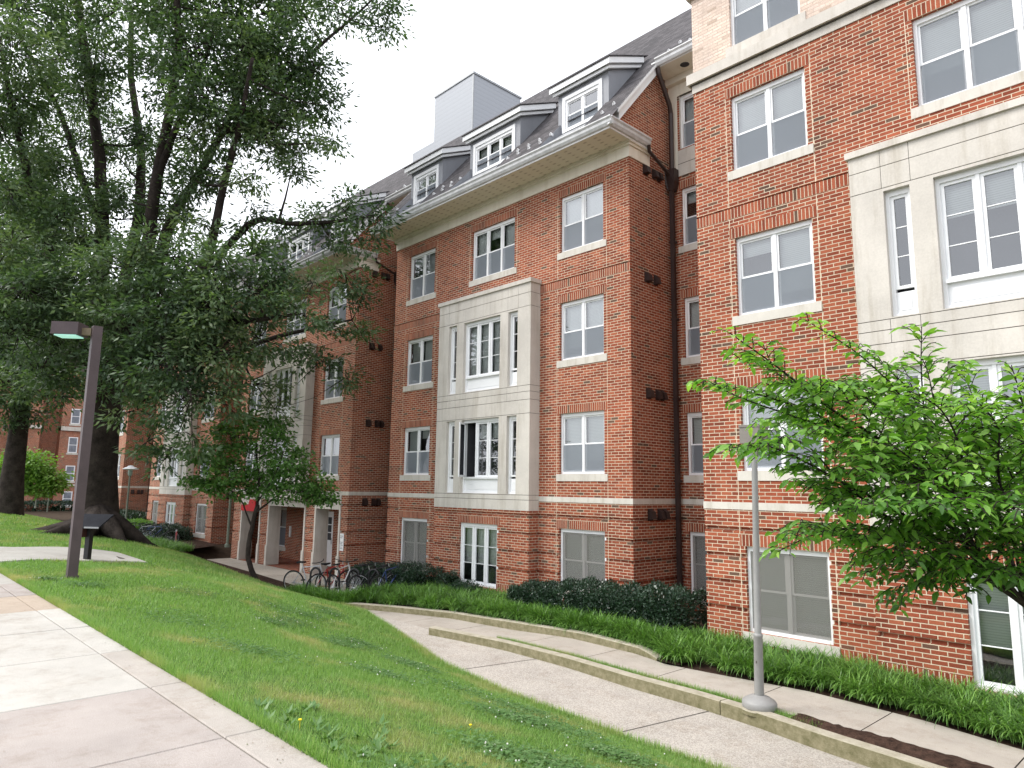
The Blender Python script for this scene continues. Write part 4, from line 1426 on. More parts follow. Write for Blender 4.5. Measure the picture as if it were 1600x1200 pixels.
M_ZELK = leaf_mat('bright serrated leaf', [(0.045, 0.115, 0.024), (0.10, 0.235, 0.038), (0.20, 0.39, 0.062), (0.38, 0.56, 0.13)], 0.42, 0.36, 0.5)
M_MAPLE = leaf_mat('small tree leaf', [(0.045, 0.115, 0.028), (0.10, 0.215, 0.05), (0.19, 0.34, 0.08)], 0.3)
M_LIME = leaf_mat('light green leaf', [(0.09, 0.18, 0.03), (0.15, 0.28, 0.05), (0.22, 0.36, 0.08)], 0.4)
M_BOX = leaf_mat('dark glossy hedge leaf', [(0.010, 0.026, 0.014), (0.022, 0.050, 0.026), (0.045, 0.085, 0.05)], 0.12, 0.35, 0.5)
M_LIRI = leaf_mat('liriope blade', [(0.045, 0.11, 0.022), (0.11, 0.24, 0.04), (0.22, 0.40, 0.08)], 0.25, 0.4, 0.5)
M_GRASS = leaf_mat('grass blade', [(0.085, 0.165, 0.04), (0.155, 0.285, 0.065), (0.23, 0.38, 0.10), (0.38, 0.45, 0.18)], 0.3, 0.5, 0.3, patch=(0.75, 0.50, 0.72, (0.44, 0.40, 0.19)))
M_CLOVER = leaf_mat('clover leaf', [(0.045, 0.12, 0.025), (0.09, 0.19, 0.05), (0.16, 0.26, 0.10)], 0.25, 0.5, 0.4)
M_FLOWER = simple('white clover flower', (0.72, 0.72, 0.66), 0.8, 0.2, 0.1, 30)
M_YELLOW = simple('dandelion', (0.75, 0.6, 0.03), 0.8, 0.2, 0.1, 30)
M_BARK = simple('dark furrowed bark', (0.040, 0.032, 0.028), 0.95, 0.15, 0.5, 3, bmp=0.05, fine=18)
M_TWIG = simple('brown twig', (0.055, 0.035, 0.024), 0.9, 0.2, 0.3, 8)

def unit(v): return v / np.maximum(np.linalg.norm(v, axis=-1, keepdims=True), 1e-9)
def leaves(C, D, Nn, L, W, fold=0.0):
    """diamond leaves: base C, direction D, normal Nn, lengths L, widths W -> (n*4,3)"""
    S = unit(np.cross(D, Nn))
    L = L[:, None]; W = W[:, None]
    p0 = C
    p1 = C + D * L * 0.42 + S * W * 0.5 - Nn * fold * W
    p2 = C + D * L
    p3 = C + D * L * 0.42 - S * W * 0.5 - Nn * fold * W
    return np.stack([p0, p1, p2, p3], 1).reshape(-1, 3)

class Tree:
    def __init__(s, name, label, cat, group=None, loc=(0, 0, 0)):
        s.root = empty(name, label, cat, group)
        s.wood = MB()
        s.L = []; s.T = []
        s.limbs = []           # list of sample points (pos, radius)
    def limb(s, pts, r0, r1, sides=8, wob=0.04, keep=True):
        P = [Vector(p) for p in pts]
        # Catmull-Rom smoothing
        Q = []
        n = len(P)
        for i in range(n - 1):
            p0 = P[max(i - 1, 0)]; p1 = P[i]; p2 = P[i + 1]; p3 = P[min(i + 2, n - 1)]
            for k in range(5):
                t = k / 5
                Q.append(0.5 * ((2 * p1) + (p2 - p0) * t + (2 * p0 - 5 * p1 + 4 * p2 - p3) * t * t + (3 * p1 - p0 - 3 * p2 + p3) * t ** 3))
        Q.append(P[-1])
        m = len(Q)
        R = [r0 + (r1 - r0) * (i / (m - 1)) ** 0.8 for i in range(m)]
        for i in range(1, m - 1):
            Q[i] = Q[i] + Vector([random.gauss(0, 1) for _ in range(3)]) * wob * R[i] * 2
        s.wood.tube(Q, R, M_BARK, sides)
        if keep:
            s.limbs += list(zip(Q, R))
        return Q
    def nearest(s, p, lower=True):
        best, bd = None, 1e9
        for q, r in s.limbs:
            d = (q - p).length + (1.2 * max(0, q.z - p.z) if lower else 0)
            if d < bd: best, bd = (q, r), d
        return best
    def puff(s, c, r, n_sub, per, Lf, Wf, flat=0.7, sub_r=0.42, tone=0.5, droop=0.3, twig=0.018):
        """a puff of foliage at c with radii r, made of n_sub leaf sprays joined by twigs to the nearest limb"""
        c = Vector(c)
        q, qr = s.nearest(c)
        mid = q.lerp(c, 0.55) + Vector((0, 0, -0.08 * (c - q).length))
        rr = min(qr * 0.6, 0.02 + 0.012 * (c - q).length + 0.01)
        s.wood.tube([q, mid, c], [rr, rr * 0.7, twig], M_BARK, 6, caps=False)
        U = unit(rng.normal(size=(n_sub, 3)))
        rad = rng.uniform(0.35, 1.0, n_sub) ** 0.6
        S = np.array(c) + U * rad[:, None] * np.array([r, r, r * flat])
        for p in S:
            s.wood.tube([c.lerp(Vector(p), 0.15), c.lerp(Vector(p), 0.6) + Vector((0, 0, 0.04)), Vector(p)], [twig, twig * 0.7, twig * 0.35], M_BARK, 3, caps=False)
        k = per
        n = n_sub * k
        off = rng.normal(size=(n, 3)) * np.array([sub_r, sub_r, sub_r * 0.5]) * 0.55
        C = np.repeat(S, k, 0) + off
        out = unit(off + np.repeat(U, k, 0) * 0.25 * sub_r + rng.normal(size=(n, 3)) * 0.15)
        D = unit(out + np.array([0, 0, -droop]))
        Nn = unit(np.array([0, 0, 1.0]) + rng.normal(size=(n, 3)) * 0.55)
        Nn = unit(Nn - D * np.sum(Nn * D, 1, keepdims=True))
        L = Lf * rng.uniform(0.7, 1.25, n); W = Wf * rng.uniform(0.75, 1.2, n)
        s.L.append(leaves(C, D, Nn, L, W, 0.12))
        tn = np.repeat(rng.normal(tone, 0.12, n_sub), k) + rng.normal(0, 0.13, n)
        s.T.append(np.clip(tn, 0, 1))
    def done(s, material):
        s.wood.build('trunk', s.root, smooth=True)
        npmesh('crown', np.concatenate(s.L), 4, material, s.root, attr=np.concatenate(s.T))

# ------------------------------------------------------------------ the great oak
oak = Tree('oak_tree', 'huge dark oak with a flared trunk and many rising limbs, before the hall', 'tree')
DT = 24.6
def O(u, v, d=DT): return ray(u, v, d)
base = Vector((-27.6, 6.55, -1.75))
# trunk with root flare
tp = [O(150, 842, 24.3), O(150, 828), O(151, 800), O(153, 740), O(158, 680), O(165, 620), O(172, 560)]
tp[0].z = -2.1
oak.wood.tube(tp, [1.05, 0.80, 0.70, 0.60, 0.56, 0.58, 0.66], M_BARK, 22)
oak.limbs += [(p, 0.7) for p in tp[4:]]
for a in (200, 235, 330, 20, 60, 110, 160, 290):
    aa = math.radians(a)
    L_ = random.uniform(1.6, 2.6) if a not in (200, 235) else 2.5
    c0 = Vector((base.x, base.y, -1.1))
    p1 = Vector((base.x + math.cos(aa) * 0.8, base.y + math.sin(aa) * 0.8, -1.55))
    p2 = Vector((base.x + math.cos(aa) * L_ * 0.7, base.y + math.sin(aa) * L_ * 0.7, 0))
    p3 = Vector((base.x + math.cos(aa) * L_, base.y + math.sin(aa) * L_, 0))
    for p in (p2, p3): p.z = float(h_lawn(p.x, p.y))
    p2.z += 0.0; p3.z -= 0.12
    oak.wood.tube([c0, p1, p2, p3], [0.42, 0.30, 0.13, 0.05], M_BARK, 8)
random.seed(21)
LIMBS = [
    ([(165, 590, 24.6), (120, 500, 24), (85, 420, 23.5), (50, 300, 23), (20, 170, 22.5), (0, 60, 22)], 0.36, 0.08),
    ([(168, 570, 24.6), (155, 470, 24.8), (160, 360, 25), (155, 250, 25), (140, 120, 25), (120, -10, 25), (115, -120, 25)], 0.42, 0.14),
    ([(160, 360, 25), (128, 280, 25.5), (100, 190, 26), (60, 110, 26), (20, 40, 26)], 0.22, 0.06),
    ([(175, 560, 24.6), (195, 450, 25.5), (215, 350, 26.5), (220, 240, 27), (205, 120, 27.5), (205, 20, 28)], 0.38, 0.12),
    ([(178, 560, 24.4), (215, 480, 23.5), (232, 380, 23), (245, 280, 22.5), (270, 150, 22), (278, 60, 21.5), (275, -60, 21)], 0.40, 0.10),
    ([(245, 280, 22.5), (275, 200, 22), (310, 120, 21.5), (335, 50, 21)], 0.18, 0.06),
    ([(180, 560, 24.6), (235, 450, 24.5), (265, 350, 24.5), (300, 290, 24.3), (345, 210, 24), (380, 130, 23.6), (420, 60, 23.2)], 0.36, 0.08),
    ([(345, 210, 24), (420, 150, 24), (490, 80, 24), (560, 20, 24), (610, -30, 24)], 0.14, 0.03),
    ([(182, 565, 24.4), (260, 480, 23), (320, 410, 22), (350, 290, 21.5), (375, 190, 21), (395, 90, 20.5)], 0.30, 0.07),
    ([(260, 480, 23), (340, 400, 22.6), (400, 345, 22.3), (460, 350, 22), (530, 345, 21.6), (590, 335, 21.3)], 0.22, 0.04),
    ([(180, 570, 24.2), (250, 530, 22), (320, 510, 20.5), (400, 500, 19.5), (470, 490, 19)], 0.26, 0.05),
    ([(185, 575, 24.4), (260, 560, 24), (340, 560, 23.5), (420, 530, 23), (500, 510, 22.6), (550, 500, 22.4)], 0.22, 0.04),
    ([(165, 590, 24.6), (110, 545, 23), (60, 520, 21.5), (10, 490, 20.5), (-40, 450, 20)], 0.28, 0.08),
    ([(178, 580, 24), (230, 560, 21), (270, 580, 19), (300, 620, 18)], 0.18, 0.04),
    ([(160, 590, 25), (120, 570, 28), (80, 520, 30), (40, 470, 31)], 0.25, 0.06),
    ([(170, 585, 25), (190, 540, 28), (230, 500, 30), (300, 470, 31)], 0.25, 0.06),
    ([(340, 400, 22.6), (380, 560, 22), (400, 600, 21.8), (430, 640, 21.6)], 0.07, 0.02),
]
for pts, r0, r1 in LIMBS:
    oak.limb([O(*p) for p in pts], r0 * 0.78, r1 * 0.7, 9)
# puffs: (u, v, radius in photo pixels at their distance, distance, relative density)
PUFFS = [
    # top
    (30, 10, 70, 23, 1.0), (110, 20, 60, 25, .9), (190, 10, 60, 24, 1.), (260, 10, 65, 22, 1.), (330, 15, 60, 22, 1.), (400, 20, 60, 23, 1.), (470, 15, 55, 24, .9), (530, 10, 45, 24, .7), (590, 8, 34, 24, .7), (600, 42, 24, 24, .5),
    (20, 80, 60, 21, 1.), (90, 90, 55, 26, .8), (150, 80, 50, 23, .8), (300, 80, 60, 21, 1.), (370, 80, 65, 22, 1.1), (440, 80, 60, 23, 1.1), (495, 110, 42, 23, .8),
    (15, 150, 60, 22, .9), (80, 160, 50, 26, .7), (130, 150, 45, 24, .7), (255, 140, 45, 23, .7), (330, 150, 60, 21, 1.1), (400, 150, 65, 22, 1.2), (465, 160, 50, 23, 1.), (512, 165, 28, 23, .5),
    (10, 220, 55, 22, .8), (70, 230, 45, 26, .6), (120, 220, 40, 28, .5), (180, 200, 45, 28, .6), (290, 210, 45, 22, .8), (350, 210, 55, 21, 1.), (420, 215, 52, 22, 1.), (475, 225, 36, 22, .7), (510, 215, 22, 23, .4),
    (20, 300, 55, 22, .9), (80, 300, 45, 24, .7), (210, 290, 40, 29, .5), (300, 280, 42, 22, .7), (400, 270, 32, 21, .7), (455, 270, 22, 22, .4), (350, 280, 30, 23, .45),
    (20, 380, 60, 21, 1.), (100, 350, 50, 22, .9), (160, 380, 45, 22, .8), (250, 330, 40, 26, .5), (320, 350, 34, 21, .6), (390, 335, 28, 22, .5), 
    (40, 450, 65, 20, 1.2), (120, 440, 60, 21, 1.1), (200, 420, 60, 20, 1.1), (270, 400, 55, 20, 1.1), (330, 420, 50, 19, 1.), (395, 400, 40, 20, .9), (440, 360, 28, 22, .6), (490, 340, 28, 22, .7), (540, 330, 32, 21.6, .9), (585, 345, 30, 21.2, .9), (560, 375, 28, 21.4, .8), (515, 370, 24, 22, .6),
    (30, 520, 60, 20, 1.), (110, 520, 60, 22, 1.1), (190, 500, 65, 20, 1.2), (260, 480, 62, 19, 1.2), (330, 480, 58, 19, 1.2), (395, 455, 48, 19, 1.1), (445, 425, 36, 20, .8), (490, 440, 32, 20, .8), (540, 430, 32, 21, .8), (570, 455, 24, 21.5, .6), (470, 490, 34, 19, .8), (520, 510, 28, 22, .7), (565, 520, 20, 22.4, .5),
    (60, 580, 45, 22, .9), (200, 580, 62, 20, 1.2), (270, 560, 62, 19, 1.2), (340, 550, 58, 19, 1.2), (405, 530, 42, 20, .9), (455, 555, 30, 22, .6), (500, 565, 24, 22, .5), (540, 590, 20, 22.4, .45),
    (215, 640, 40, 20, .9), (280, 625, 45, 18.5, 1.), (340, 620, 46, 19, 1.), (395, 600, 36, 21, .7), (430, 640, 28, 21.6, .5), (300, 680, 30, 18.5, .7), (10, 600, 40, 23, .8), (110, 600, 38, 23, .8), (230, 690, 24, 20, .5), (255, 720, 20, 20, .35),
    (60, 190, 34, 24, .7), (105, 265, 34, 24, .7), (150, 300, 36, 25, .8), (190, 250, 34, 26, .7), (235, 220, 36, 25, .8), (265, 260, 34, 24, .8), (215, 340, 36, 25, .8), (285, 340, 34, 23, .8), (120, 320, 40, 23, .9), (170, 150, 36, 26, .7), (230, 90, 40, 24, .8), (45, 250, 40, 24, .8), (140, 210, 30, 26, .6), (310, 300, 30, 23, .7), (70, 340, 40, 23, .9), (250, 300, 26, 27, .6), (200, 310, 26, 23, .6),
    (140, 500, 70, 30, 1.), (230, 520, 70, 30, 1.), (60, 480, 70, 31, 1.), (310, 470, 60, 30, .8), (60, 400, 60, 30, .8), (360, 540, 50, 28, .7), (180, 600, 55, 29, .9), (420, 480, 40, 25, .6),
]
for u, v, rpx, d, den in PUFFS:
    r = rpx * d / F_PX * 1.05
    ns = max(5, int(21 * den * r * r))
    oak.puff(O(u, v, d), r, ns, 62, 0.19, 0.072, flat=0.85, sub_r=0.42, tone=random.uniform(0.3, 0.75))
oak.done(M_OAK)

# second oak further along the lawn
random.seed(5)
oak2 = Tree('oak_tree', 'tall dark oak at the left edge of the lawn, trunk bare below its crown', 'tree')
tp = [O(13, 815, 37), O(14, 800, 37), O(20, 740, 37), O(28, 680, 37), O(36, 600, 37), (O(45, 520, 37))]
tp[0].z -= 0.2
oak2.wood.tube(tp, [0.85, 0.66, 0.52, 0.45, 0.42, 0.40], M_BARK, 16)
oak2.limbs += [(p, 0.4) for p in tp[3:]]
for pts in ([(45, 530, 37), (50, 440, 37), (60, 340, 37), (70, 250, 37)], [(45, 540, 37), (10, 450, 36), (-30, 380, 35)], [(42, 560, 37), (90, 500, 38), (130, 440, 39)], [(40, 570, 37), (0, 540, 36), (-50, 520, 35)]):
    oak2.limb([O(*p) for p in pts], 0.26, 0.06, 7)
for u, v, rpx, d, den in [(0, 600, 50, 35, 1), (60, 570, 45, 36, 1), (110, 540, 45, 38, .8), (20, 520, 60, 36, 1), (80, 470, 60, 38, 1), (-20, 460, 60, 35, 1), (40, 400, 60, 37, .9), (100, 380, 50, 38, .8), (-10, 350, 60, 36, .9), (60, 320, 55, 37, .8), (10, 640, 30, 36, .7), (-40, 560, 50, 35, 1), (85, 615, 28, 37, .6), (60, 650, 22, 37, .45), (15, 270, 50, 37, .7)]:
    r = rpx * d / F_PX
    oak2.puff(O(u, v, d), r, max(5, int(13 * den * r * r)), 60, 0.27, 0.12, flat=0.8, sub_r=0.7, tone=0.4)
oak2.done(M_OAK)

# light green young tree beyond the oaks
random.seed(8)
yt = Tree('young_tree', 'small light green tree beyond the lawn, between the two oak trunks', 'tree')
b0 = Vector((-60.0, 9.4, -2.2))
dd = b0.dot(CF)
yt.limb([b0, O(34, 780, dd), O(37, 755, dd), O(40, 730, dd)], 0.13, 0.05, 7)
yt.limb([O(36, 765, dd), O(55, 745, dd), O(70, 730, dd)], 0.06, 0.02, 5)
yt.limb([O(36, 768, dd), O(15, 745, dd), O(5, 730, dd)], 0.06, 0.02, 5)
for u, v, rp in [(40, 720, 22), (20, 735, 20), (60, 725, 22), (78, 745, 17), (55, 750, 20), (8, 750, 16), (35, 755, 18), (88, 758, 9), (30, 712, 14), (70, 765, 12)]:
    r = rp * dd / F_PX
    yt.puff(O(u, v, dd), r * 1.15, int(14 * r * r) + 6, 40, 0.26, 0.17, sub_r=0.5, tone=0.5)
yt.done(M_LIME)

# little tree in the mulch before the arcade
random.seed(9)
mt = Tree('small_tree', 'small green tree with a thin forked trunk in the mulch before the arcade', 'tree')
b0 = Vector((-21.0, 9.45, -3.0))
dd = b0.dot(CF)
mt.limb([b0, O(388, 870, dd), O(396, 815, dd), O(402, 790, dd)], 0.085, 0.062, 9)
for pts, r0 in (([(400, 800, 0), (420, 785, 0), (450, 760, 0), (480, 735, 0)], .04), ([(402, 790, 0), (405, 750, 0), (400, 700, 0), (405, 670, 0)], .05), ([(392, 820, 0), (384, 800, 0), (375, 780, 0), (340, 750, 0), (310, 735, 0)], .032), ([(402, 785, 0), (430, 740, -.6), (445, 700, -.8)], .035), ([(402, 780, 0), (370, 740, .7), (345, 710, .9)], .035)):
    mt.limb([O(u, v, dd + q) for u, v, q in pts], r0, 0.012, 6)
for u, v, rp, q in [(400, 670, 24, 0), (370, 685, 28, .3), (430, 690, 28, -.3), (345, 705, 26, .4), (395, 710, 34, 0), (450, 715, 28, -.4), (330, 735, 24, .2), (365, 735, 30, -.3), (410, 740, 32, .4), (460, 745, 28, -.2), (490, 750, 24, 0), (345, 760, 24, 0), (385, 765, 26, 0), (430, 765, 26, -.5), (475, 770, 22, 0), (505, 765, 12, 0), (320, 760, 16, 0), (495, 785, 10, 0), (300, 742, 10, 0), (385, 655, 14, 0), (430, 665, 14, .3), (350, 680, 12, 0), (475, 715, 14, .3), (515, 775, 9, 0), (310, 720, 11, .2)]:
    r = rp * dd / F_PX
    mt.puff(O(u + random.uniform(-9, 9), v + random.uniform(-8, 8), dd + q), r * random.uniform(0.75, 1.15), int(34 * r * r) + 6, 30, 0.13, 0.080, sub_r=0.27, tone=0.45, twig=0.008)
mt.done(M_MAPLE)

# ------------------------------------------------------------------ near tree with bright leaves, right
random.seed(14)
nt_ = Tree('ornamental_tree', 'young tree with bright green serrated leaves arching in from the right over the walk', 'tree')
tb = Vector((-1.05, 8.75, -2.83))
fork = ray(1690, 1010, 6.3)
nt_.limb([tb, tb.lerp(fork, 0.5) + Vector((0.03, 0, 0)), fork], 0.10, 0.085, 12, wob=0.02)
hub = ray(1600, 940, 6.1)
nt_.limb([fork, hub, ray(1540, 900, 6.0)], 0.055, 0.035, 9, wob=0.02)
Ls, Ts = [], []
def spray(path, r0, dens=1.0, lf=0.105, tone=0.5, side=True, level=0):
    """a leafy branch: path of points; side shoots alternate, leaves along shoots lie flat and droop a little"""
    Q = nt_.limb(path, r0, 0.0035, 6 if r0 > 0.012 else 4, wob=0.01, keep=False)
    n = len(Q)
    total = sum((Q[i + 1] - Q[i]).length for i in range(n - 1))
    # side shoots
    if side:
        k = max(3, int(total / 0.11))
        for j in range(k):
            t = (j + 0.7) / k
            t = 0.22 + 0.78 * t
            i = min(n - 2, int(t * (n - 1)))
            p = Q[i]
            d = (Q[i + 1] - Q[i]).normalized()
            upv = Vector((0, 0, 1))
            s = d.cross(upv).normalized() * (1 if j % 2 else -1)
            ln = (0.42 * (1 - t) + 0.16) * random.uniform(0.7, 1.2) * (1 if level == 0 else 0.7)
            dirv = (d * 0.75 + s * 0.8 + upv * random.uniform(-0.12, 0.22)).normalized()
            e = p + dirv * ln
            m_ = p.lerp(e, 0.5) + upv * 0.02
            e2 = e - upv * 0.03
            spray([p, m_, e2], max(0.004, r0 * 0.3), dens, lf, tone + random.uniform(-0.1, 0.1), side=(level == 0 and ln > 0.3), level=level + 1)
    # leaves along the outer part
    step = 0.045 / dens
    acc = 0
    j = 0
    for i in range(n - 1):
        seg = Q[i + 1] - Q[i]
        L_ = seg.length
        if L_ < 1e-6: continue
        d = seg / L_
        frac = i / (n - 1)
        if level == 0 and frac < 0.35: continue
        a = 0
        while acc + (L_ - a) >= step:
            a += step - acc
            acc = 0
            p = Q[i] + d * a
            s = d.cross(Vector((0, 0, 1)))
            if s.length < 0.1: s = Vector((1, 0, 0))
            s = s.normalized() * (1 if j % 2 else -1)
            j += 1
            ld = (d * random.uniform(0.5, 0.9) + s * random.uniform(0.7, 1.0) + Vector((0, 0, random.uniform(-0.55, 0.1)))).normalized()
            nn = (Vector((0, 0, 1)) + Vector([random.gauss(0, 0.42) for _ in range(3)])).normalized()
            Ls.append((p, ld, nn, lf * random.uniform(0.45, 1.2)))
            Ts.append(min(1, max(0, tone + (0.25 if frac > 0.8 else 0) + random.gauss(0, 0.13))))
        acc += L_ - a
BR = [  # (waypoints in u, v, distance), radius, tone
    ([(1540, 900, 6.0), (1470, 800, 5.9), (1390, 720, 5.8), (1280, 650, 5.7), (1180, 615, 5.6), (1092, 597, 5.5)], .022, .6),
    ([(1470, 800, 5.9), (1390, 700, 5.6), (1300, 640, 5.4), (1210, 570, 5.3), (1140, 520, 5.2)], .018, .6),
    ([(1540, 900, 6.0), (1480, 770, 6.2), (1430, 650, 6.3), (1350, 560, 6.3), (1250, 495, 6.3)], .02, .7),
    ([(1480, 770, 6.2), (1450, 680, 6.0), (1440, 590, 6.0), (1440, 510, 6.0)], .014, .65),
    ([(1540, 900, 6.0), (1420, 810, 5.5), (1310, 750, 5.2), (1210, 700, 5.1), (1135, 700, 5.0)], .018, .5),
    ([(1540, 900, 6.0), (1450, 860, 5.7), (1380, 830, 5.5), (1290, 830, 5.4), (1215, 862, 5.3)], .016, .5),
    ([(1600, 940, 6.1), (1560, 800, 6.4), (1540, 700, 6.5), (1520, 620, 6.6), (1500, 575, 6.6)], .02, .65),
    ([(1600, 940, 6.1), (1600, 820, 5.8), (1610, 720, 5.6), (1600, 640, 5.5), (1580, 570, 5.5)], .02, .65),
    ([(1600, 940, 6.1), (1530, 860, 5.4), (1450, 800, 5.0), (1380, 790, 4.9), (1300, 800, 4.8)], .016, .45),
    ([(1540, 900, 6.0), (1470, 880, 6.0), (1400, 880, 6.0), (1340, 900, 6.0)], .012, .2),
    ([(1540, 900, 6.0), (1490, 910, 5.8), (1440, 910, 5.8), (1400, 940, 5.8)], .011, .15),
    ([(1600, 940, 6.1), (1560, 900, 5.7), (1500, 880, 5.5), (1470, 905, 5.4)], .010, .15),
    ([(1470, 800, 5.9), (1400, 760, 6.3), (1320, 700, 6.5), (1250, 650, 6.6), (1180, 660, 6.6)], .014, .45),
    ([(1480, 770, 6.2), (1400, 660, 6.5), (1330, 610, 6.6), (1270, 600, 6.6), (1200, 600, 6.6)], .014, .5),
    ([(1540, 900, 6.0), (1510, 780, 5.3), (1500, 700, 5.1), (1470, 640, 5.0), (1420, 610, 5.0)], .016, .65),
    ([(1600, 940, 6.1), (1580, 820, 5.2), (1560, 740, 5.0), (1560, 670, 4.9), (1530, 630, 4.9)], .016, .7),
    ([(1600, 820, 5.8), (1650, 740, 5.6), (1680, 640, 5.5), (1690, 560, 5.5)], .016, .6),
    ([(1600, 940, 6.1), (1680, 880, 6.0), (1740, 820, 6.0), (1800, 760, 6.0)], .02, .5),
    ([(1600, 940, 6.1), (1640, 860, 5.2), (1650, 780, 5.0), (1640, 700, 4.9)], .016, .6),
    ([(1420, 810, 5.5), (1360, 800, 5.9), (1290, 760, 6.0), (1240, 730, 6.0)], .010, .3),
    ([(1450, 860, 5.7), (1400, 850, 6.3), (1330, 840, 6.4), (1270, 820, 6.4)], .010, .25),
    ([(1530, 860, 5.4), (1480, 840, 5.9), (1420, 850, 6.2), (1370, 870, 6.2)], .010, .2),
    ([(1560, 800, 6.4), (1500, 760, 6.6), (1440, 740, 6.7), (1380, 730, 6.7)], .012, .4),
    ([(1560, 800, 6.4), (1580, 740, 6.8), (1590, 690, 6.8), (1600, 640, 6.8)], .012, .5),
    ([(1540, 900, 6.0), (1560, 870, 5.6), (1570, 840, 5.5), (1590, 820, 5.4)], .012, .3),
    ([(1510, 780, 5.3), (1450, 740, 5.1), (1400, 700, 5.0), (1350, 690, 4.95)], .010, .6),
    ([(1580, 820, 5.2), (1520, 790, 4.9), (1470, 760, 4.8), (1420, 760, 4.75)], .010, .55),
    ([(1600, 900, 5.8), (1570, 900, 5.3), (1540, 890, 5.1), (1500, 870, 5.0)], .010, .3),
    ([(1540, 900, 6.0), (1500, 860, 6.5), (1450, 830, 6.8), (1400, 800, 6.9)], .010, .25),
    ([(1600, 940, 6.1), (1600, 880, 6.6), (1580, 830, 6.9), (1540, 790, 7.0)], .010, .3),
]
jr = random.Random(4)
for pts, r0, tn in BR:
    spray([ray(*p) for p in pts], r0, 1.25, 0.112, tn)
for rep_ in range(1):
    for pts, r0, tn in BR:
        if tn < 0.35: continue
        q = [pts[0]] + [(u + jr.uniform(-28, 40) * min(1, i * .6), v + jr.uniform(-22, 38) * min(1, i * .6), d + jr.uniform(-.28, .35)) for i, (u, v, d) in enumerate(pts) if i]
        l = q[-1]; k = q[-2]
        q[-1] = (k[0] + (l[0] - k[0]) * .6, k[1] + (l[1] - k[1]) * .6, l[2])
        spray([ray(*p) for p in q], r0 * .7, 1.2, 0.104, tn - .12)
print('near leaves', len(Ls))
A = np.array([tuple(p) for p, _, _, _ in Ls]); Dv = unit(np.array([tuple(d) for _, d, _, _ in Ls])); Nv = np.array([tuple(n) for _, _, n, _ in Ls]); Lv = np.array([l for _, _, _, l in Ls])
Nv = unit(Nv - Dv * np.sum(Nv * Dv, 1, keepdims=True))
Sv = np.cross(Dv, Nv)
def leaf6(A, D, Nn, S, L):
    """two half blades folded on the midrib, tip bending down: 2 quads + tips (as 4 quads)"""
    L = L[:, None]; W = L * 0.40
    tip_dir = unit(D - Nn * 0.35)
    b = A + D * L * 0.06
    m1 = A + D * L * 0.38
    m2 = A + D * L * 0.70 - Nn * L * 0.05
    t = A + D * L * 1.0 - Nn * L * 0.16
    out = []
    for s in (1, -1):
        e1 = m1 + S * s * W * 0.5 + Nn * W * 0.10
        e2 = m2 + S * s * W * 0.36 + Nn * W * 0.04
        out.append(np.stack([b, e1, m1, b * 0.999 + m1 * 0.001], 1)) if False else None
        q1 = np.stack([b, b * 0.5 + e1 * 0.5 + S * s * W * 0.08, e1, m1], 1)
        q2 = np.stack([m1, e1, e2, m2], 1)
        q3 = np.stack([m2, e2, (e2 + t) / 2 + S * s * W * 0.02, t], 1)
        if s < 0: q1, q2, q3 = q1[:, ::-1], q2[:, ::-1], q3[:, ::-1]
        out += [q1, q2, q3]
    return np.concatenate(out, 0).reshape(-1, 3)
nt_.wood.build('trunk', nt_.root, smooth=True)
npmesh('crown', leaf6(A, Dv, Nv, Sv, Lv), 4, M_ZELK, nt_.root, attr=np.tile(np.array(Ts), 6))

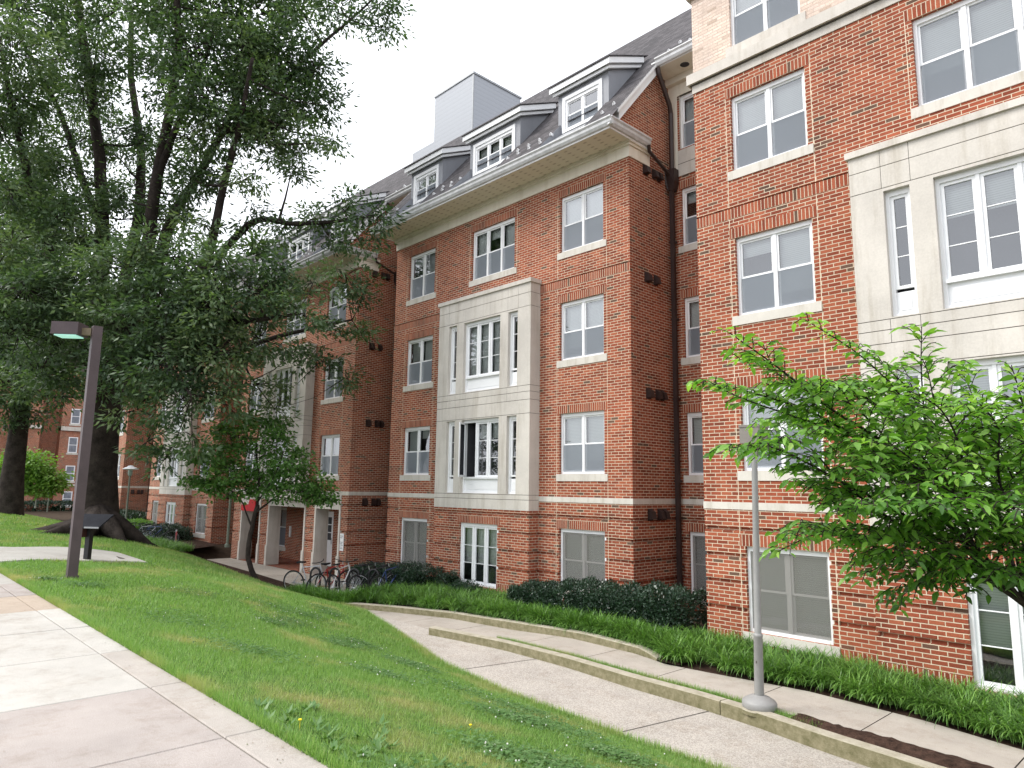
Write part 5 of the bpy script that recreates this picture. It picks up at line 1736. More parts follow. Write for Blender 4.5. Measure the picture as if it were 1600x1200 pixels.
# ------------------------------------------------------------------ hedges
def hedge(name, label, x0, x1, y0, y1, z0, ztop, n, tone=0.45, sz=0.055, group=None, cat='hedge', material=None, bumpy=0.08):
    root = empty(name, label, cat, group)
    r = np.random.default_rng(int(abs(x0 * 100)) + n)
    c = np.array([(x0 + x1) / 2, (y0 + y1) / 2, 0]); hx, hy = (x1 - x0) / 2, (y1 - y0) / 2
    u = r.uniform(-1, 1, n); w = r.uniform(-1, 1, n); h = r.uniform(0, 1, n)
    face = r.integers(0, 10, n)
    # points on the surface of a soft-cornered block: top, near side, ends
    P = np.zeros((n, 3)); Nr = np.zeros((n, 3))
    top = face < 4; fr = (face >= 4) & (face < 8); en = face >= 8
    P[top] = np.stack([u[top], w[top], np.ones(top.sum())], 1); Nr[top] = (0, 0, 1)
    P[fr] = np.stack([u[fr], -np.ones(fr.sum()), h[fr]], 1); Nr[fr] = (0, -1, 0)
    sgn = np.where(r.random(en.sum()) < 0.5, -1.0, 1.0)
    P[en] = np.stack([sgn, w[en], h[en]], 1); Nr[en] = np.stack([sgn, 0 * sgn, 0 * sgn], 1)
    rad = np.maximum(np.abs(P[:, 0]) ** 6 + np.abs(P[:, 1]) ** 4 + np.maximum(P[:, 2], 0) ** 5, 1e-6) ** (1 / 5)
    P[:, 0] /= rad ** 0.25; P[:, 1] /= rad ** 0.35; P[:, 2] /= np.maximum(rad, 1) ** 0.8
    X = c[0] + P[:, 0] * hx
    zt = ztop if np.isscalar(ztop) else np.interp(X, ztop[0], ztop[1])
    lump = bumpy * (np.sin(X * 5.1) * np.cos(X * 2.3 + 1) + 0.6 * np.sin(X * 11 + P[:, 1] * 4))
    Y = c[1] + P[:, 1] * hy
    Z = z0 + P[:, 2] * (zt + lump - z0)
    Q = np.stack([X, Y, Z], 1) - Nr * r.uniform(-0.03, 0.12, n)[:, None] + r.normal(size=(n, 3)) * 0.02
    D = unit(Nr * 0.6 + r.normal(size=(n, 3)) * 0.6 + np.array([0, 0, 0.35]))
    Nn = unit(Nr + r.normal(size=(n, 3)) * 0.6)
    Nn = unit(Nn - D * np.sum(Nn * D, 1, keepdims=True))
    V = leaves(Q, D, Nn, sz * r.uniform(0.7, 1.3, n), sz * 0.5 * r.uniform(0.8, 1.2, n), 0.1)
    tn = np.clip(r.normal(tone, 0.2, n) + 0.25 * np.sin(X * 7) * np.sin(Z * 9 + X), 0, 1)
    npmesh('foliage', V, 4, material or M_BOX, root, attr=tn)
    # inner twigs, then added dark core boxes that stop light passing straight through
    m = MB()
    rr = random.Random(n)
    k = int((x1 - x0) * 14)
    for i in range(k):
        x = rr.uniform(x0 + 0.15, x1 - 0.15); y = rr.uniform(y0 + 0.15, y1 - 0.1)
        zt_ = (ztop if np.isscalar(ztop) else float(np.interp(x, ztop[0], ztop[1])))
        m.tube([(x, y, z0 - 0.05), (x + rr.uniform(-.1, .1), y + rr.uniform(-.1, .1), (z0 + zt_) / 2), (x + rr.uniform(-.25, .25), y + rr.uniform(-.2, .2), zt_ - 0.1)], [0.014, 0.01, 0.004], M_TWIG, 4, caps=False)
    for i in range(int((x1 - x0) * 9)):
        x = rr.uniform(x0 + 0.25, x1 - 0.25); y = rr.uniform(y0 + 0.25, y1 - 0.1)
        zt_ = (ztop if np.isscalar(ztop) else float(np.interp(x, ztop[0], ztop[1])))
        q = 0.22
        m.box(x - q, x + q, y - 0.12, y + 0.12, z0, z0 + (zt_ - z0) * rr.uniform(0.55, 0.78), M_HEDGECORE)
    m.build('stems_and_core', root)
    return root
M_HEDGECORE = simple('dark hedge core', (0.010, 0.020, 0.010), 0.95, 0.05, 0.4, 20, bmp=0.04, fine=30)
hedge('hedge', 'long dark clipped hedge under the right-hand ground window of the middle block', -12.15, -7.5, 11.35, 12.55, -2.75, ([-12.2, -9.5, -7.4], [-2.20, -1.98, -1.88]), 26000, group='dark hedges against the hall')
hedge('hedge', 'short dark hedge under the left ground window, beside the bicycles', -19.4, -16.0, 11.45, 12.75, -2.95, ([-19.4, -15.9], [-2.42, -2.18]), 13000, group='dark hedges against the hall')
hedge('hedge', 'dark hedge beyond the mushroom lamp against the far block', -49.6, -44.4, 12.0, 13.4, -2.9, -1.75, 6000, sz=0.12, group='dark hedges against the hall')
hedge('hedge', 'low dark hedge in front of the distant wing', -79, -76.5, 11, 20, -2.9, -1.9, 5000, sz=0.2, group='dark hedges against the hall')
hedge('shrub', 'bushy shrub behind the rack of parked bicycles near the arcade corner', -39.5, -35.4, 11.3, 12.6, -2.9, -2.1, 5000, sz=0.10, cat='shrub', tone=0.7)
hedge('shrub', 'pale green shrub at the corner by the mushroom lamp', -43.5, -40.2, 11.2, 12.4, -2.9, -2.05, 5000, sz=0.10, cat='shrub', tone=0.7, material=M_MAPLE)
hedge('shrub', 'small dark shrub left of the glazed garden doors of the middle block', -15.75, -15.25, 12.1, 12.6, -2.75, -2.32, 1500, sz=0.05, cat='shrub', tone=0.6, bumpy=0.03)
hedge('shrub', 'small dark shrub in front of the glazed garden doors of the middle block', -14.75, -13.95, 11.8, 12.3, -2.75, -2.45, 1800, sz=0.05, cat='shrub', tone=0.6, bumpy=0.03)

# ------------------------------------------------------------------ liriope and other strap-leaved ground cover
def blades(P, n_per, Lr, W, spread, r, tone=0.5, segs=3, lean=None, up=0.9):
    n = len(P) * n_per
    B = np.repeat(P, n_per, 0) + np.concatenate([r.normal(0, spread, (n, 2)), np.zeros((n, 1))], 1)
    az = r.uniform(0, 2 * PI, n)
    dh = np.stack([np.cos(az), np.sin(az), np.zeros(n)], 1)
    if lean is not None: dh = unit(dh + lean)
    L = r.uniform(Lr[0], Lr[1], n)
    th0 = r.uniform(0.05, 0.5, n)             # from vertical
    bend = r.uniform(0.7, 2.1, n) * up
    side = np.stack([-dh[:, 1], dh[:, 0], np.zeros(n)], 1)
    pts = [B]
    for k in range(segs):
        th = th0 + bend * (k + 0.5) / segs
        pts.append(pts[-1] + (dh * np.sin(th)[:, None] + np.array([0, 0, 1]) * np.cos(th)[:, None]) * (L / segs)[:, None])
    out = []
    for k in range(segs):
        w0 = W * (1 - (k / segs) ** 2) * 0.5; w1 = W * (1 - ((k + 1) / segs) ** 2) * 0.5
        out.append(np.stack([pts[k] - side * w0, pts[k] + side * w0, pts[k + 1] + side * w1, pts[k + 1] - side * w1], 1))
    V = np.stack(out, 1).reshape(-1, 3)
    T = np.repeat(np.clip(r.normal(tone, 0.2, n), 0, 1), segs)
    return V, T
r = np.random.default_rng(31)
def bed_z(x, y):
    fz = lerp(x, [-17, -12, -9, -7.6, -6, 6], [-2.96, -2.84, -2.76, -2.80, -2.82, -2.82])
    return fz + 0.08 * np.clip((y - back_y(x)) / 1.2, 0, 1)
pts = []
for _ in range(5200):
    x = r.uniform(-16.6, 5.5)
    fy_ = float(back_y(x)) + (0.26 if x < -7.2 else 0.14)
    by_ = 12.55 if x < -12.9 else (11.35 if x < -7.3 else 11.62)
    if x > -4.1: by_ = 11.28
    if -16.6 < x < -12.7: by_ = 12.3
    if x < -16: by_ = 11.4
    y = r.uniform(fy_, by_)
    pts.append((x, y, float(bed_z(x, y))))
P = np.array(pts)
P = P[r.permutation(len(P))[:1500]]
V1, T1 = blades(P, 56, (0.26, 0.52), 0.019, 0.035, r, 0.45, segs=4, up=1.25)
T1 = np.clip(T1 + np.repeat(r.normal(0, 0.2, len(P)), 56 * 4), 0, 1)
lir = npmesh('liriope_bed', V1, 4, M_LIRI, attr=T1)
tag(lir, kind='stuff')
# soil under the bed
sb = MB()
bxs = np.arange(-16.8, 6.01, 0.4)
for a, b in zip(bxs, bxs[1:]):
    a, b = float(a), float(b)
    ya, yb_ = float(back_y(a)) + 0.03, float(back_y(b)) + 0.03
    za, zb_ = float(bed_z(a, ya)) - 0.02, float(bed_z(b, yb_)) - 0.02
    sb.poly([(a, ya, za - (0.03 if a > -7.2 else 0.0)), (b, yb_, zb_ - (0.03 if a > -7.2 else 0.0)), (b, 13.2, zb_ + 0.08), (a, 13.2, za + 0.08)], M_MULCH)
tag(sb.build('planting_bed'), kind='structure')

# strap-leaved clumps along the mulch bed and by the walk end
pts = []
for _ in range(420):
    x = r.uniform(-18.6, -16.1); y = r.uniform(float(lawn_y(x)) + 0.05, float(lawn_y(x)) + 0.55)
    pts.append((x, y, -3.02))
for _ in range(900):
    x = r.uniform(-43, -30.5); y = r.uniform(9.6, 10.9)
    pts.append((x, y, -2.75))
V2, T2 = blades(np.array(pts), 22, (0.22, 0.5), 0.016, 0.07, r, 0.45)
tag(npmesh('ground_cover', V2, 4, M_LIRI, attr=T2), kind='stuff')

# ------------------------------------------------------------------ lawn grass, clover, flowers
def lawn_points(n, x0, x1, r, y_hi=None):
    x = r.uniform(x0, x1, n)
    ly = lawn_y(x)
    y = SWE - 0.03 + (ly - SWE + 0.06) * r.random(n)
    ok = ~((x > lerp(y, [2.24, 3.2, 4.2, 5.2, 5.45], [-21.6, -20.9, -21.0, -20.9, -20.7])) & (x < lerp(y, [2.24, 3.2, 4.2, 5.2, 5.45], [-17.0, -17.5, -17.75, -18.1, -18.2])) & (y < 5.45))
    # keep clear under the oak
    x, y = x[ok], y[ok]
    return np.stack([x, y, h_lawn(x, y) - 0.006], 1)
def grass(P, L, W, r, tone):
    n = len(P)
    az = r.uniform(0, 2 * PI, n)
    dh = np.stack([np.cos(az), np.sin(az), np.zeros(n)], 1)
    side = np.stack([-dh[:, 1], dh[:, 0], np.zeros(n)], 1)
    l = L * r.uniform(0.5, 1.3, n)
    th = r.uniform(0.1, 0.95, n)
    tip = P + (dh * np.sin(th)[:, None] + np.array([0, 0, 1]) * np.cos(th)[:, None]) * l[:, None]
    V = np.stack([P - side * W / 2, P + side * W / 2, tip], 1).reshape(-1, 3)
    return V, np.clip(r.normal(tone, 0.2, n), 0, 1)
gr = np.random.default_rng(77)
GV, GT = [], []
for x0, x1, n, L, W in ((-6.5, 1.0, 130000, 0.055, 0.0045), (-10.5, -6.5, 90000, 0.06, 0.006), (-17, -10.5, 80000, 0.065, 0.010), (-32, -17, 60000, 0.08, 0.018), (-60, -32, 30000, 0.11, 0.04)):
    P_ = lawn_points(n, x0, x1, gr)
    v, t = grass(P_, L, W, gr, 0.5)
    GV.append(v); GT.append(t)
# ragged fringe along the sidewalk and the path
n = 26000
x = gr.uniform(-16, 1, n); y = SWE + np.abs(gr.normal(0, 0.05, n)) - 0.035
v, t = grass(np.stack([x, y, np.full(n, -1.6)], 1), 0.075, 0.006, gr, 0.55)
GV.append(v); GT.append(t)
n = 16000
x = gr.uniform(-16, 1, n); y = lawn_y(x) - 0.03 - np.abs(gr.normal(0, 0.10, n))
v, t = grass(np.stack([x, y, h_lawn(x, y)], 1), 0.11, 0.008, gr, 0.6)
GV.append(v); GT.append(t)
# thin grass strip behind the middle kerb
n = 9000
x = gr.uniform(-10.2, -3.9, n)
wdt = lerp(x, [-10.2, -8, -5, -3.9], [0.02, 0.07, 0.17, 0.2])
y = mk_y(x) + gr.random(n) * wdt
v, t = grass(np.stack([x, y, np.full(n, -2.84)], 1), 0.085, 0.007, gr, 0.55)
GV.append(v); GT.append(t)
tag(npmesh('grass', np.concatenate(GV), 3, M_GRASS, attr=np.concatenate(GT)), kind='stuff')

# clover: patches of small round leaves and white heads
cl = np.random.default_rng(9)
cent = np.stack([cl.uniform(-14, 0, 46), cl.uniform(0.05, 0.98, 46)], 1)
CP = []
FP = []
for cx_, ct in cent:
    k = int(cl.integers(200, 700))
    s = cl.uniform(0.12, 0.42)
    x = cl.normal(cx_, s, k); y = cl.normal(SWE + ct * (lawn_y(cx_) - SWE), s * 0.8, k)
    ok = (y > SWE + 0.02) & (y < lawn_y(x) - 0.05)
    CP.append(np.stack([x[ok], y[ok], h_lawn(x[ok], y[ok]) + cl.uniform(0.015, 0.055, ok.sum())], 1))
    kk = int(cl.integers(3, 16))
    x = cl.normal(cx_, s * 1.1, kk); y = cl.normal(SWE + ct * (lawn_y(cx_) - SWE), s, kk)
    ok = (y > SWE + 0.05) & (y < lawn_y(x) - 0.1)
    FP.append(np.stack([x[ok], y[ok], h_lawn(x[ok], y[ok]) + cl.uniform(0.025, 0.05, ok.sum())], 1))
CP = np.concatenate(CP); FP = np.concatenate(FP)
n = len(CP)
az = cl.uniform(0, 2 * PI, n)
LV = []
for k in range(3):
    D = np.stack([np.cos(az + k * 2.094), np.sin(az + k * 2.094), cl.normal(0, 0.15, n)], 1)
    Nn = unit(np.array([0, 0, 1.0]) + cl.normal(size=(n, 3)) * 0.3)
    LV.append(leaves(CP, unit(D), Nn, np.full(n, 0.022), np.full(n, 0.021)))
tag(npmesh('clover', np.concatenate(LV), 4, M_CLOVER, attr=np.clip(np.tile(cl.normal(0.5, 0.25, n), 3), 0, 1)), kind='stuff')
fm = MB()
for p in FP:
    q = 0.0075
    s_ = random.uniform(0.6, 1.15)
    fm.lathe(p, [(0.0, -0.006), (q * 0.8 * s_, -0.004), (q * s_, 0.001), (q * 0.6 * s_, 0.007), (0, 0.008)], M_FLOWER, 6)
tag(fm.build('clover_flowers'), kind='stuff')
for i, (u, v) in enumerate(((735, 1147), (875, 1115), (468, 1142))):
    d = CR * ((u - 800) / F_PX) - CU * ((v - 600) / F_PX) + CF
    t = 3.0
    while t < 12:
        p = d * t
        if p.z < float(h_lawn(p.x, p.y)): break
        t += 0.01
    m = MB()
    m.lathe((0, 0, 0), [(0.0, 0.0), (0.002, 0.0), (0.002, 0.06), (0.004, 0.062), (0.013, 0.067), (0.011, 0.073), (0, 0.075)], M_YELLOW, 9)
    o = m.build('dandelion', loc=(p.x, p.y, float(h_lawn(p.x, p.y))))
    tag(o, ['yellow dandelion in the lawn, the middle of three', 'yellow dandelion in the lawn nearest the aggregate path', 'yellow dandelion in the lawn nearest the sidewalk edge'][i], 'flower', 'dandelions in the lawn')

# broad-leaved weeds near the sidewalk edge
wd = np.random.default_rng(4)
WV = []; WT = []
for _ in range(60):
    x = wd.uniform(-5.2, -2.6); y = SWE + abs(wd.normal(0.2, 0.35)) + 0.04
    c = np.array([x, y, float(h_lawn(x, y)) + 0.01])
    k = int(wd.integers(5, 10))
    az = wd.uniform(0, 2 * PI, k)
    D = unit(np.stack([np.cos(az), np.sin(az), wd.uniform(0.3, 0.9, k)], 1))
    Nn = unit(np.array([0, 0, 1.0]) - D * D[:, 2:3] + 0.01)
    WV.append(leaves(np.repeat(c[None], k, 0), D, Nn, wd.uniform(0.05, 0.10, k), wd.uniform(0.02, 0.035, k), 0.2)); WT.append(wd.uniform(0.3, 1, k))
tag(npmesh('weeds', np.concatenate(WV), 4, M_CLOVER, attr=np.concatenate(WT)), kind='stuff')

# ------------------------------------------------------------------ lamps
def shoebox_lamp():
    x, y, z0 = -14.22, 3.06, -1.62
    o = empty('lamp_post', 'square dark brown lamp post with a box lantern on a short arm, on the lawn', 'lamp post', loc=(x, y, z0))
    H = 4.42
    p = MB()
    p.box(-0.076, 0.076, -0.076, 0.076, 0, H, M_POST)
    p.box(-0.095, 0.095, -0.095, 0.095, -0.1, 0.03, M_POST)
    p.build('post', o)
    d = Vector((-0.62, -0.78, 0)).normalized()
    s = Vector((-d.y, d.x, 0))
    def bx(a0, a1, hw, z_0, z_1, m_, mb, taper=0):
        q = []
        for a, s_ in ((a0, -1), (a1, -1), (a1, 1), (a0, 1)):
            q.append(d * a + s * (hw * s_))
        lo = [Vector((v.x, v.y, z_0)) for v in q]
        hi = [Vector((v.x * 1, v.y * 1, z_1)) for v in q]
        mb.poly(lo[::-1], m_); mb.poly(hi, m_)
        for i in range(4):
            j = (i + 1) % 4
            mb.poly([lo[i], lo[j], hi[j], hi[i]], m_)
    a = MB(); bx(0.08, 0.26, 0.045, H - 0.17, H - 0.04, M_ARM, a); a.build('arm', o)
    h = MB()
    bx(0.24, 0.70, 0.18, H - 0.165, H + 0.04, M_POST, h)
    bx(0.235, 0.705, 0.185, H - 0.185, H - 0.165, M_POST, h)
    hd = h.build('lantern', o)
    l = MB(); bx(0.29, 0.66, 0.14, H - 0.205, H - 0.186, M_LENS, l); l.build('lens', hd)
M_POST = simple('dark bronze paint', (0.075, 0.055, 0.058), 0.55, 0.4, 0.12, 5)
M_ARM = simple('weathered arm', (0.16, 0.13, 0.08), 0.6, 0.4, 0.15, 8)
def lens_mat():
    m, nt, bs = mat('lamp lens glow')
    bs.inputs['Base Color'].default_value = (0.5, 0.75, 0.68, 1)
    bs.inputs['Roughness'].default_value = 0.3
    bs.inputs['Emission Color'].default_value = (0.45, 0.95, 0.82, 1)
    bs.inputs['Emission Strength'].default_value = 0.4
    return m
M_LENS = lens_mat()
shoebox_lamp()

def walk_lamp():
    x, y, z0 = -4.79, 9.09, -2.86
    o = empty('lamp_post', 'round grey lamp post with flared foot between the kerb and the upper walk', 'lamp post', loc=(x, y, z0))
    o.rotation_euler = (0, math.radians(1.0), 0)
    b = MB()
    b.lathe((0, 0, 0), [(0.0, 0.0), (0.25, 0.0), (0.25, 0.045), (0.24, 0.05), (0, 0.051)], M_KERB, 28)
    b.build('footing', o, smooth=False)
    f = MB()
    f.lathe((0, 0, 0.05), [(0.0, 0.0), (0.215, 0.0), (0.222, 0.02), (0.222, 0.075), (0.205, 0.10), (0.13, 0.145), (0.075, 0.165), (0.066, 0.17)], M_LAMPG, 32)
    f.build('flared_foot', o, smooth=True)
    p = MB()
    p.lathe((0, 0, 0), [(0.062, 0.2), (0.058, 0.95), (0.061, 0.955), (0.061, 0.985), (0.050, 0.99), (0.046, 1.0), (0.043, 2.2), (0.039, 3.46)], M_LAMPG, 20)
    p.box(-0.008, 0.008, -0.062, -0.058, 0.62, 0.65, M_JOINT)
    p.build('post', o, smooth=True)
    c = MB()
    c.lathe((0, 0, 3.44), [(0.0, 0), (0.05, 0.0), (0.055, 0.02), (0.055, 0.035), (0.075, 0.05), (0.075, 0.075), (0, 0.076)], M_LAMPG, 20)
    c.build('collar', o)
    h = MB()
    h.box(-0.14, 0.14, -0.14, 0.14, 3.515, 3.74, M_LAMPH)
    h.box(-0.15, 0.15, -0.15, 0.15, 3.74, 3.77, M_LAMPH)
    h.build('lantern', o)
M_LAMPG = simple('grey painted steel', (0.27, 0.265, 0.26), 0.5, 0.45, 0.08, 6)
M_LAMPH = simple('taupe lamp housing', (0.20, 0.18, 0.16), 0.6, 0.4, 0.1, 6)
walk_lamp()

M_GREENM = simple('grey-green paint', (0.16, 0.18, 0.14), 0.6, 0.35, 0.15, 6)
def mushroom_lamp():
    o = empty('garden_lamp', '', 'lamp post')
    p = MB(); p.lathe((0, 0, 0), [(0.09, 0), (0.09, 0.1), (0.05, 0.14), (0.045, 2.45)], M_GREENM, 12); p.build('post', o)
    g = MB(); g.lathe((0, 0, 2.45), [(0.06, 0), (0.10, 0.06), (0.11, 0.2), (0.10, 0.28), (0.0, 0.28)], M_GLOBE, 14); g.build('globe', o)
    h = MB(); h.lathe((0, 0, 2.73), [(0.05, 0.0), (0.12, 0.02), (0.36, 0.05), (0.37, 0.07), (0.24, 0.15), (0.15, 0.17), (0.15, 0.20), (0.10, 0.23), (0.0, 0.25)], M_WHITE, 20); h.build('shade', o)
    return o
M_GLOBE = simple('frosted green globe', (0.25, 0.33, 0.28), 0.3, 0.5, 0.1)
ML = [((-39.0, 10.5, -2.1), 'garden lamp with white mushroom shade on a green post before the dark side wall'),
      ((-25.9, 10.4, -2.25), 'garden lamp whose white mushroom shade shows behind the small tree'),
      ((-70.5, 12.0, -2.2), 'distant garden lamp with pale post beside the light green tree'),
      ((-74.5, 13.6, -3.7), 'short distant garden lamp with white foot before the far wing')]
lam = mushroom_lamp()
for i, (loc, lab) in enumerate(ML):
    if i == 0:
        o = lam
    else:
        o = lam.copy(); COL.objects.link(o)
        for ch in list(lam.children):
            c = ch.copy(); COL.objects.link(c); c.parent = o
    o.location = loc
    tag(o, lab, 'lamp post', 'mushroom lamps along the far walk')

# ------------------------------------------------------------------ slanted board on a post by the branch path
def board():
    o = empty('display_board', 'dark slanted display board on a thick black post beside the branch path', 'sign', loc=(-18.05, 4.15, -1.70), rz=math.radians(35))
    m = MB(); m.box(-0.055, 0.055, -0.055, 0.055, 0, 0.80, M_BLACK); m.build('post', o)
    b = MB()
    b.prism([(-0.34, -0.22, 0.70), (0.42, -0.22, 0.70), (0.42, -0.22, 0.735), (-0.34, -0.22, 0.735)], (0, 0.4, 0.26), M_BOARD)
    b.box(-0.30, -0.02, -0.22, 0.10, 0.50, 0.74, M_BOARDR)
    b.build('panel', o)
    e = MB()
    e.prism([(0.05, -0.235, 0.70), (0.42, -0.235, 0.70), (0.42, -0.235, 0.735), (0.05, -0.235, 0.735)], (0, 0.013, 0), M_GREYMETAL)
    e.build('rim', o)
M_BLACK = simple('black paint', (0.012, 0.012, 0.014), 0.4, 0.5, 0.2)
M_BOARD = simple('dark grey board', (0.022, 0.023, 0.027), 0.9, 0.05, 0.2)
M_BOARDR = simple('dark red box', (0.045, 0.015, 0.014), 0.6, 0.3, 0.2)
board()

# ------------------------------------------------------------------ bicycles and racks
M_TYRE = simple('tyre rubber', (0.015, 0.015, 0.016), 0.8, 0.3, 0.2)
M_CHROME = simple('bright metal', (0.55, 0.56, 0.58), 0.3, 0.5, 0.1, 8, 0.7)
BIKECOL = {k: simple(k + ' bicycle paint', c, 0.35, 0.5, 0.06) for k, c in dict(silver=(0.42, 0.43, 0.46), black=(0.015, 0.015, 0.018), red=(0.35, 0.03, 0.03), blue=(0.04, 0.07, 0.2), white=(0.65, 0.65, 0.65)).items()}
def torus(m, c, R, r, material, seg=28, s2=6):
    c = Vector(c)
    b = len(m.v)
    for i in range(seg):
        a = 2 * PI * i / seg
        for k in range(s2):
            t = 2 * PI * k / s2
            rr = R + r * math.cos(t)
            m.v.append((c.x + rr * math.cos(a), c.y + r * math.sin(t), c.z + rr * math.sin(a)))
    mi = m.m(material)
    for i in range(seg):
        for k in range(s2):
            i2, k2 = (i + 1) % seg, (k + 1) % s2
            m.f.append((b + i * s2 + k, b + i2 * s2 + k, b + i2 * s2 + k2, b + i * s2 + k2)); m.mi.append(mi); m.uv += [(0, 0)] * 4
def bicycle(col, label, loc, rz, lean=0.06, steer=0.2):
    o = empty('bicycle', label, 'bicycle', 'bicycles parked by the hall', loc, rz)
    o.rotation_euler = (lean, 0, rz)
    pm_ = BIKECOL[col]
    R = 0.335
    wr, wf = (-0.50, 0, R), (0.53, 0, R)
    for c in (wr, wf):
        w = MB()
        for k in range(18):
            a = 2 * PI * k / 18
            w.tube([(c[0], 0.02 * (1 if k % 2 else -1), c[2]), (c[0] + math.cos(a) * (R - 0.03), 0, c[2] + math.sin(a) * (R - 0.03))], 0.0022, M_CHROME, 3, caps=False)
        w.tube([(c[0], -0.04, c[2]), (c[0], 0.04, c[2])], 0.022, M_CHROME, 8)
        torus(w, c, R - 0.03, 0.010, M_CHROME)
        wo_ = w.build('wheel', o)
        t = MB(); torus(t, c, R - 0.008, 0.021, M_TYRE); t.build('tyre', wo_)
    f = MB()
    bb, st, hd, hb = (-0.06, 0, 0.29), (-0.20, 0, 0.78), (0.36, 0, 0.84), (0.40, 0, 0.70)
    for a, b, rr in ((bb, st, .017), (st, hd, .016), (bb, hb, .019), (hd, hb, .020), (st, wr, .010), (bb, wr, .011)):
        f.tube([a, b], rr, pm_, 8)
    f.tube([hb, (0.43, 0, 0.62), (wf[0], 0.0, wf[2])], 0.013, pm_, 8)
    f.build('frame', o)
    g = MB()
    g.tube([st, (-0.235, 0, 0.90)], 0.012, M_CHROME, 6)
    g.prism([(-0.37, -0.07, 0.90), (-0.30, -0.075, 0.895), (-0.10, -0.015, 0.91), (-0.10, 0.015, 0.91), (-0.30, 0.075, 0.895), (-0.37, 0.07, 0.90)], (0, 0, 0.035), M_TYRE)
    g.build('saddle', o)
    h = MB()
    h.tube([hd, (0.34, 0, 0.93)], 0.014, M_CHROME, 6)
    h.tube([(0.28, -0.30, 0.97), (0.34, -0.18, 0.95), (0.36, 0, 0.94), (0.34, 0.18, 0.95), (0.28, 0.30, 0.97)], 0.012, M_TYRE, 6)
    h.build('handlebar', o)
    k = MB()
    k.lathe((0, 0, 0), [(0, 0), (0, 0)], M_CHROME, 3)
    k = MB()
    torus(k, (-0.06, 0.03, 0.29), 0.085, 0.006, M_CHROME, 20, 4)
    k.tube([(-0.06, 0.05, 0.29), (0.02, 0.06, 0.14)], 0.009, M_CHROME, 5)
    k.tube([(-0.06, -0.05, 0.29), (-0.14, -0.06, 0.44)], 0.009, M_CHROME, 5)
    k.box(-0.03, 0.07, 0.05, 0.13, 0.125, 0.15, M_TYRE)
    k.box(-0.19, -0.09, -0.13, -0.05, 0.43, 0.455, M_TYRE)
    k.build('crank', o)
    return o
def wave_rack(loc, rz, n=5, label=''):
    m = MB()
    pts = []
    pitch, Rr = 0.56, 0.14
    for i in range(n):
        x0 = i * pitch
        if i % 1 == 0:
            pts += [(x0, 0, 0.30), (x0, 0, 0.62)]
            for k in range(1, 8):
                a = PI - PI * k / 8
                pts.append((x0 + 0.14 + 0.14 * math.cos(a), 0, 0.62 + 0.16 * math.sin(a) + 0.02))
            pts += [(x0 + 0.28, 0, 0.62), (x0 + 0.28, 0, 0.30)]
            if i < n - 1:
                for k in range(1, 8):
                    a = PI + PI * k / 8
                    pts.append((x0 + 0.42 + 0.14 * math.cos(a), 0, 0.30 + 0.16 * math.sin(a)))
    pts = [(pts[0][0], 0, 0.0)] + pts + [(pts[-1][0], 0, 0.0)]
    m.tube(pts, 0.030, M_BLACK, 8)
    o = m.build('bike_rack', loc=loc)
    o.rotation_euler = (0, 0, rz)
    return tag(o, label, 'bike rack')
# rack just short of the hedge, seen as black hoops
wave_rack((-18.35, 9.75, -3.06), math.radians(38), 4, 'black wave bike rack at the end of the walk')
bicycle('silver', 'silver bicycle at the left end of the black wave rack', (-18.75, 9.95, -3.07), math.radians(30), 0.10)
bicycle('white', 'white framed bicycle leaning at the middle of the wave rack', (-17.75, 10.45, -3.06), math.radians(118), -0.10)
bicycle('red', 'dark red bicycle between the silver and the white one at the wave rack', (-18.15, 10.25, -3.06), math.radians(100), 0.10)
bicycle('black', 'black bicycle at the right end of the rack beside the short hedge', (-17.25, 10.8, -3.05), math.radians(112), 0.1)
bicycle('black', 'black bicycle pressed behind the others, its saddle against the short hedge', (-16.95, 11.0, -3.05), math.radians(75), -0.07)
bicycle('blue', 'dark blue bicycle farthest right, half inside the end of the short hedge', (-16.75, 11.25, -3.05), math.radians(108), 0.05)
bicycle('red', 'red bicycle standing apart in front of the dark side wall beyond the arcade', (-34.2, 11.4, -2.98), math.radians(-15), 0.05)
for i, (x, y, c, a, lab) in enumerate(((-35.6, 11.1, 'black', 60, 'black bicycle next to the red one beyond the arcade'), (-36.3, 11.0, 'blue', 52, 'blue bicycle in the middle of the far row under the shrub'), (-37.0, 10.9, 'silver', 57, 'silver bicycle in the far row under the shrub'), (-37.8, 10.8, 'black', 50, 'black bicycle at the far left end of the row'))):
    bicycle(c, lab, (x, y, -2.85), math.radians(a), 0.05)

# ------------------------------------------------------------------ small things on the hall
def sign(x0, x1, y, z0, z1, label_):
    m = MB()
    m.box(x0, x1, y - 0.012, y - 0.003, z0, z1, M_WHITE)
    o = m.build('notice', BLD)
    return o
nb = MB()
nb.box(-22.44, -22.20, 12.975, 12.99, -2.25, -1.65, M_WHITE)
no = nb.build('notice', BLD)
t = MB()
for k, zc in enumerate((-1.74, -1.80, -1.95, -2.0, -2.05, -2.12, -2.17)):
    t.box(-22.41, -22.41 + (0.18, 0.14, 0.17, 0.15, 0.18, 0.12, 0.16)[k], 12.972, 12.9745, zc - 0.012, zc + 0.008, M_GREYPANE)
t.build('print', no)
nb = MB(); nb.box(-29.05, -28.9, 14.3, 14.34, -2.2, -1.75, M_WHITE); nb.build('notice', BLD)
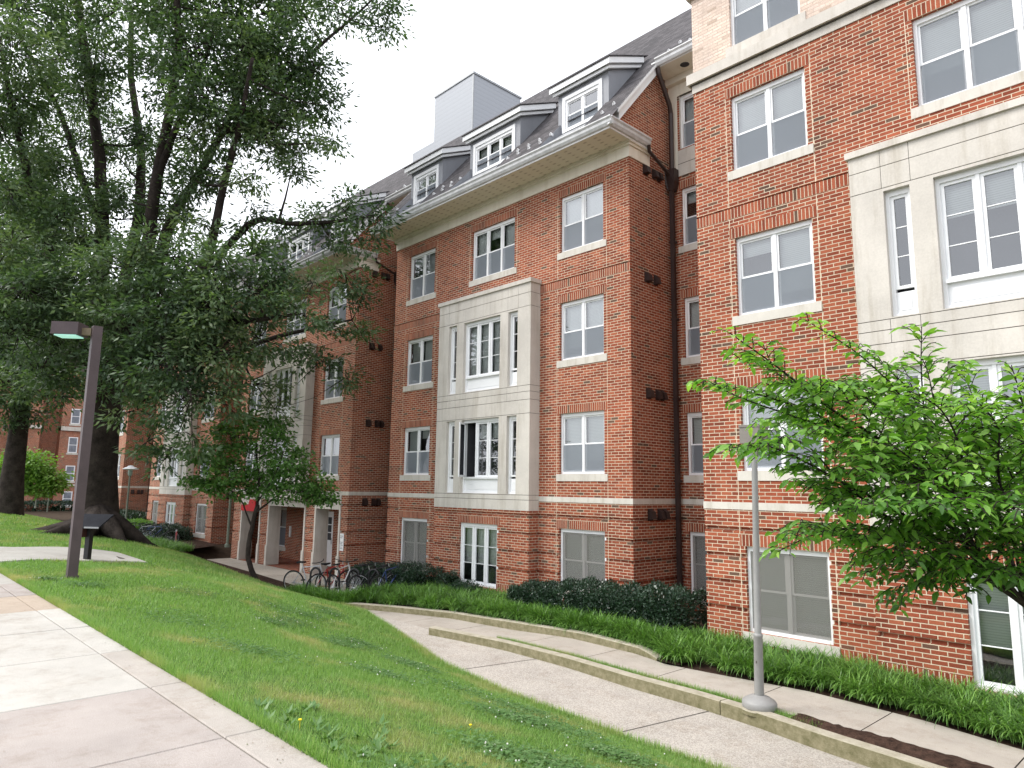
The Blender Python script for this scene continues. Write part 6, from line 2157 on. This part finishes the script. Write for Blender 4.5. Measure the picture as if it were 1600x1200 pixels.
# red awning valance in the first arch
aw_ = MB()
aw_.prism([(-30.85, 12.72, -1.15), (-29.45, 12.72, -1.15), (-29.75, 12.9, -0.72), (-30.55, 12.9, -0.72)], (0, 0.04, 0), M_RED) if False else None
M_RED = simple('red canvas', (0.50, 0.02, 0.025), 0.7, 0.3, 0.08)
aw_.box(-30.80, -29.2, 12.86, 12.90, -1.12, -0.86, M_RED)
aw_.prism([(-30.2, 12.85, -1.12), (-29.25, 12.85, -1.12), (-29.45, 12.85, -0.62), (-29.95, 12.85, -0.62)], (0, 0.05, 0), M_RED)
aw_.build('awning', BLD)
# notice box, drain cover: manhole slot on the branch path
dm_ = MB(); dm_.box(-0.35, 0.35, -0.05, 0.05, 0, 0.006, M_JOINT)
od = dm_.build('drain_grate', loc=(-18.9, 5.0, float(h_lawn(-18.9, 5.0)) + 0.026))
tag(od, 'narrow dark drain grate set in the branch path', 'drain')

# fallen leaves and bits of bark on the paving
lr = np.random.default_rng(12)
n = 150
x = lr.uniform(-14, -1.5, n); y = np.where(lr.random(n) < 0.6, SWE - np.abs(lr.normal(0, 0.18, n)) - 0.01, lr.uniform(-0.6, 2.2, n))
C_ = np.stack([x, y, np.full(n, -1.592)], 1)
x = lr.uniform(-11, 1, 120); t_ = lr.random(120)
y = lawn_y(x) + 0.05 + (mk_y(x) - 0.2 - lawn_y(x)) * t_
C_ = np.concatenate([C_, np.stack([x, y, z_lo(x) + 0.007], 1)])
x = lr.uniform(-9, 2, 90); t_ = lr.random(90)
y = np.array([fyu(q) for q in x]); y = y + (np.array([byu(q) for q in x]) - y) * t_
C_ = np.concatenate([C_, np.stack([x, y, np.array([zu(q) for q in x]) + 0.007], 1)])
n = len(C_)
az_ = lr.uniform(0, 2 * PI, n)
D_ = unit(np.stack([np.cos(az_), np.sin(az_), lr.normal(0, 0.08, n)], 1))
N_ = unit(np.array([0, 0, 1.0]) + lr.normal(size=(n, 3)) * 0.15)
M_LITTER = leaf_mat('dry leaf litter', [(0.06, 0.04, 0.02), (0.14, 0.09, 0.04), (0.12, 0.15, 0.05)], 0.1)
tag(npmesh('leaf_litter', leaves(C_, D_, N_, lr.uniform(0.006, 0.03, n), lr.uniform(0.003, 0.010, n), 0.05), 4, M_LITTER, attr=lr.random(n)), kind='stuff')
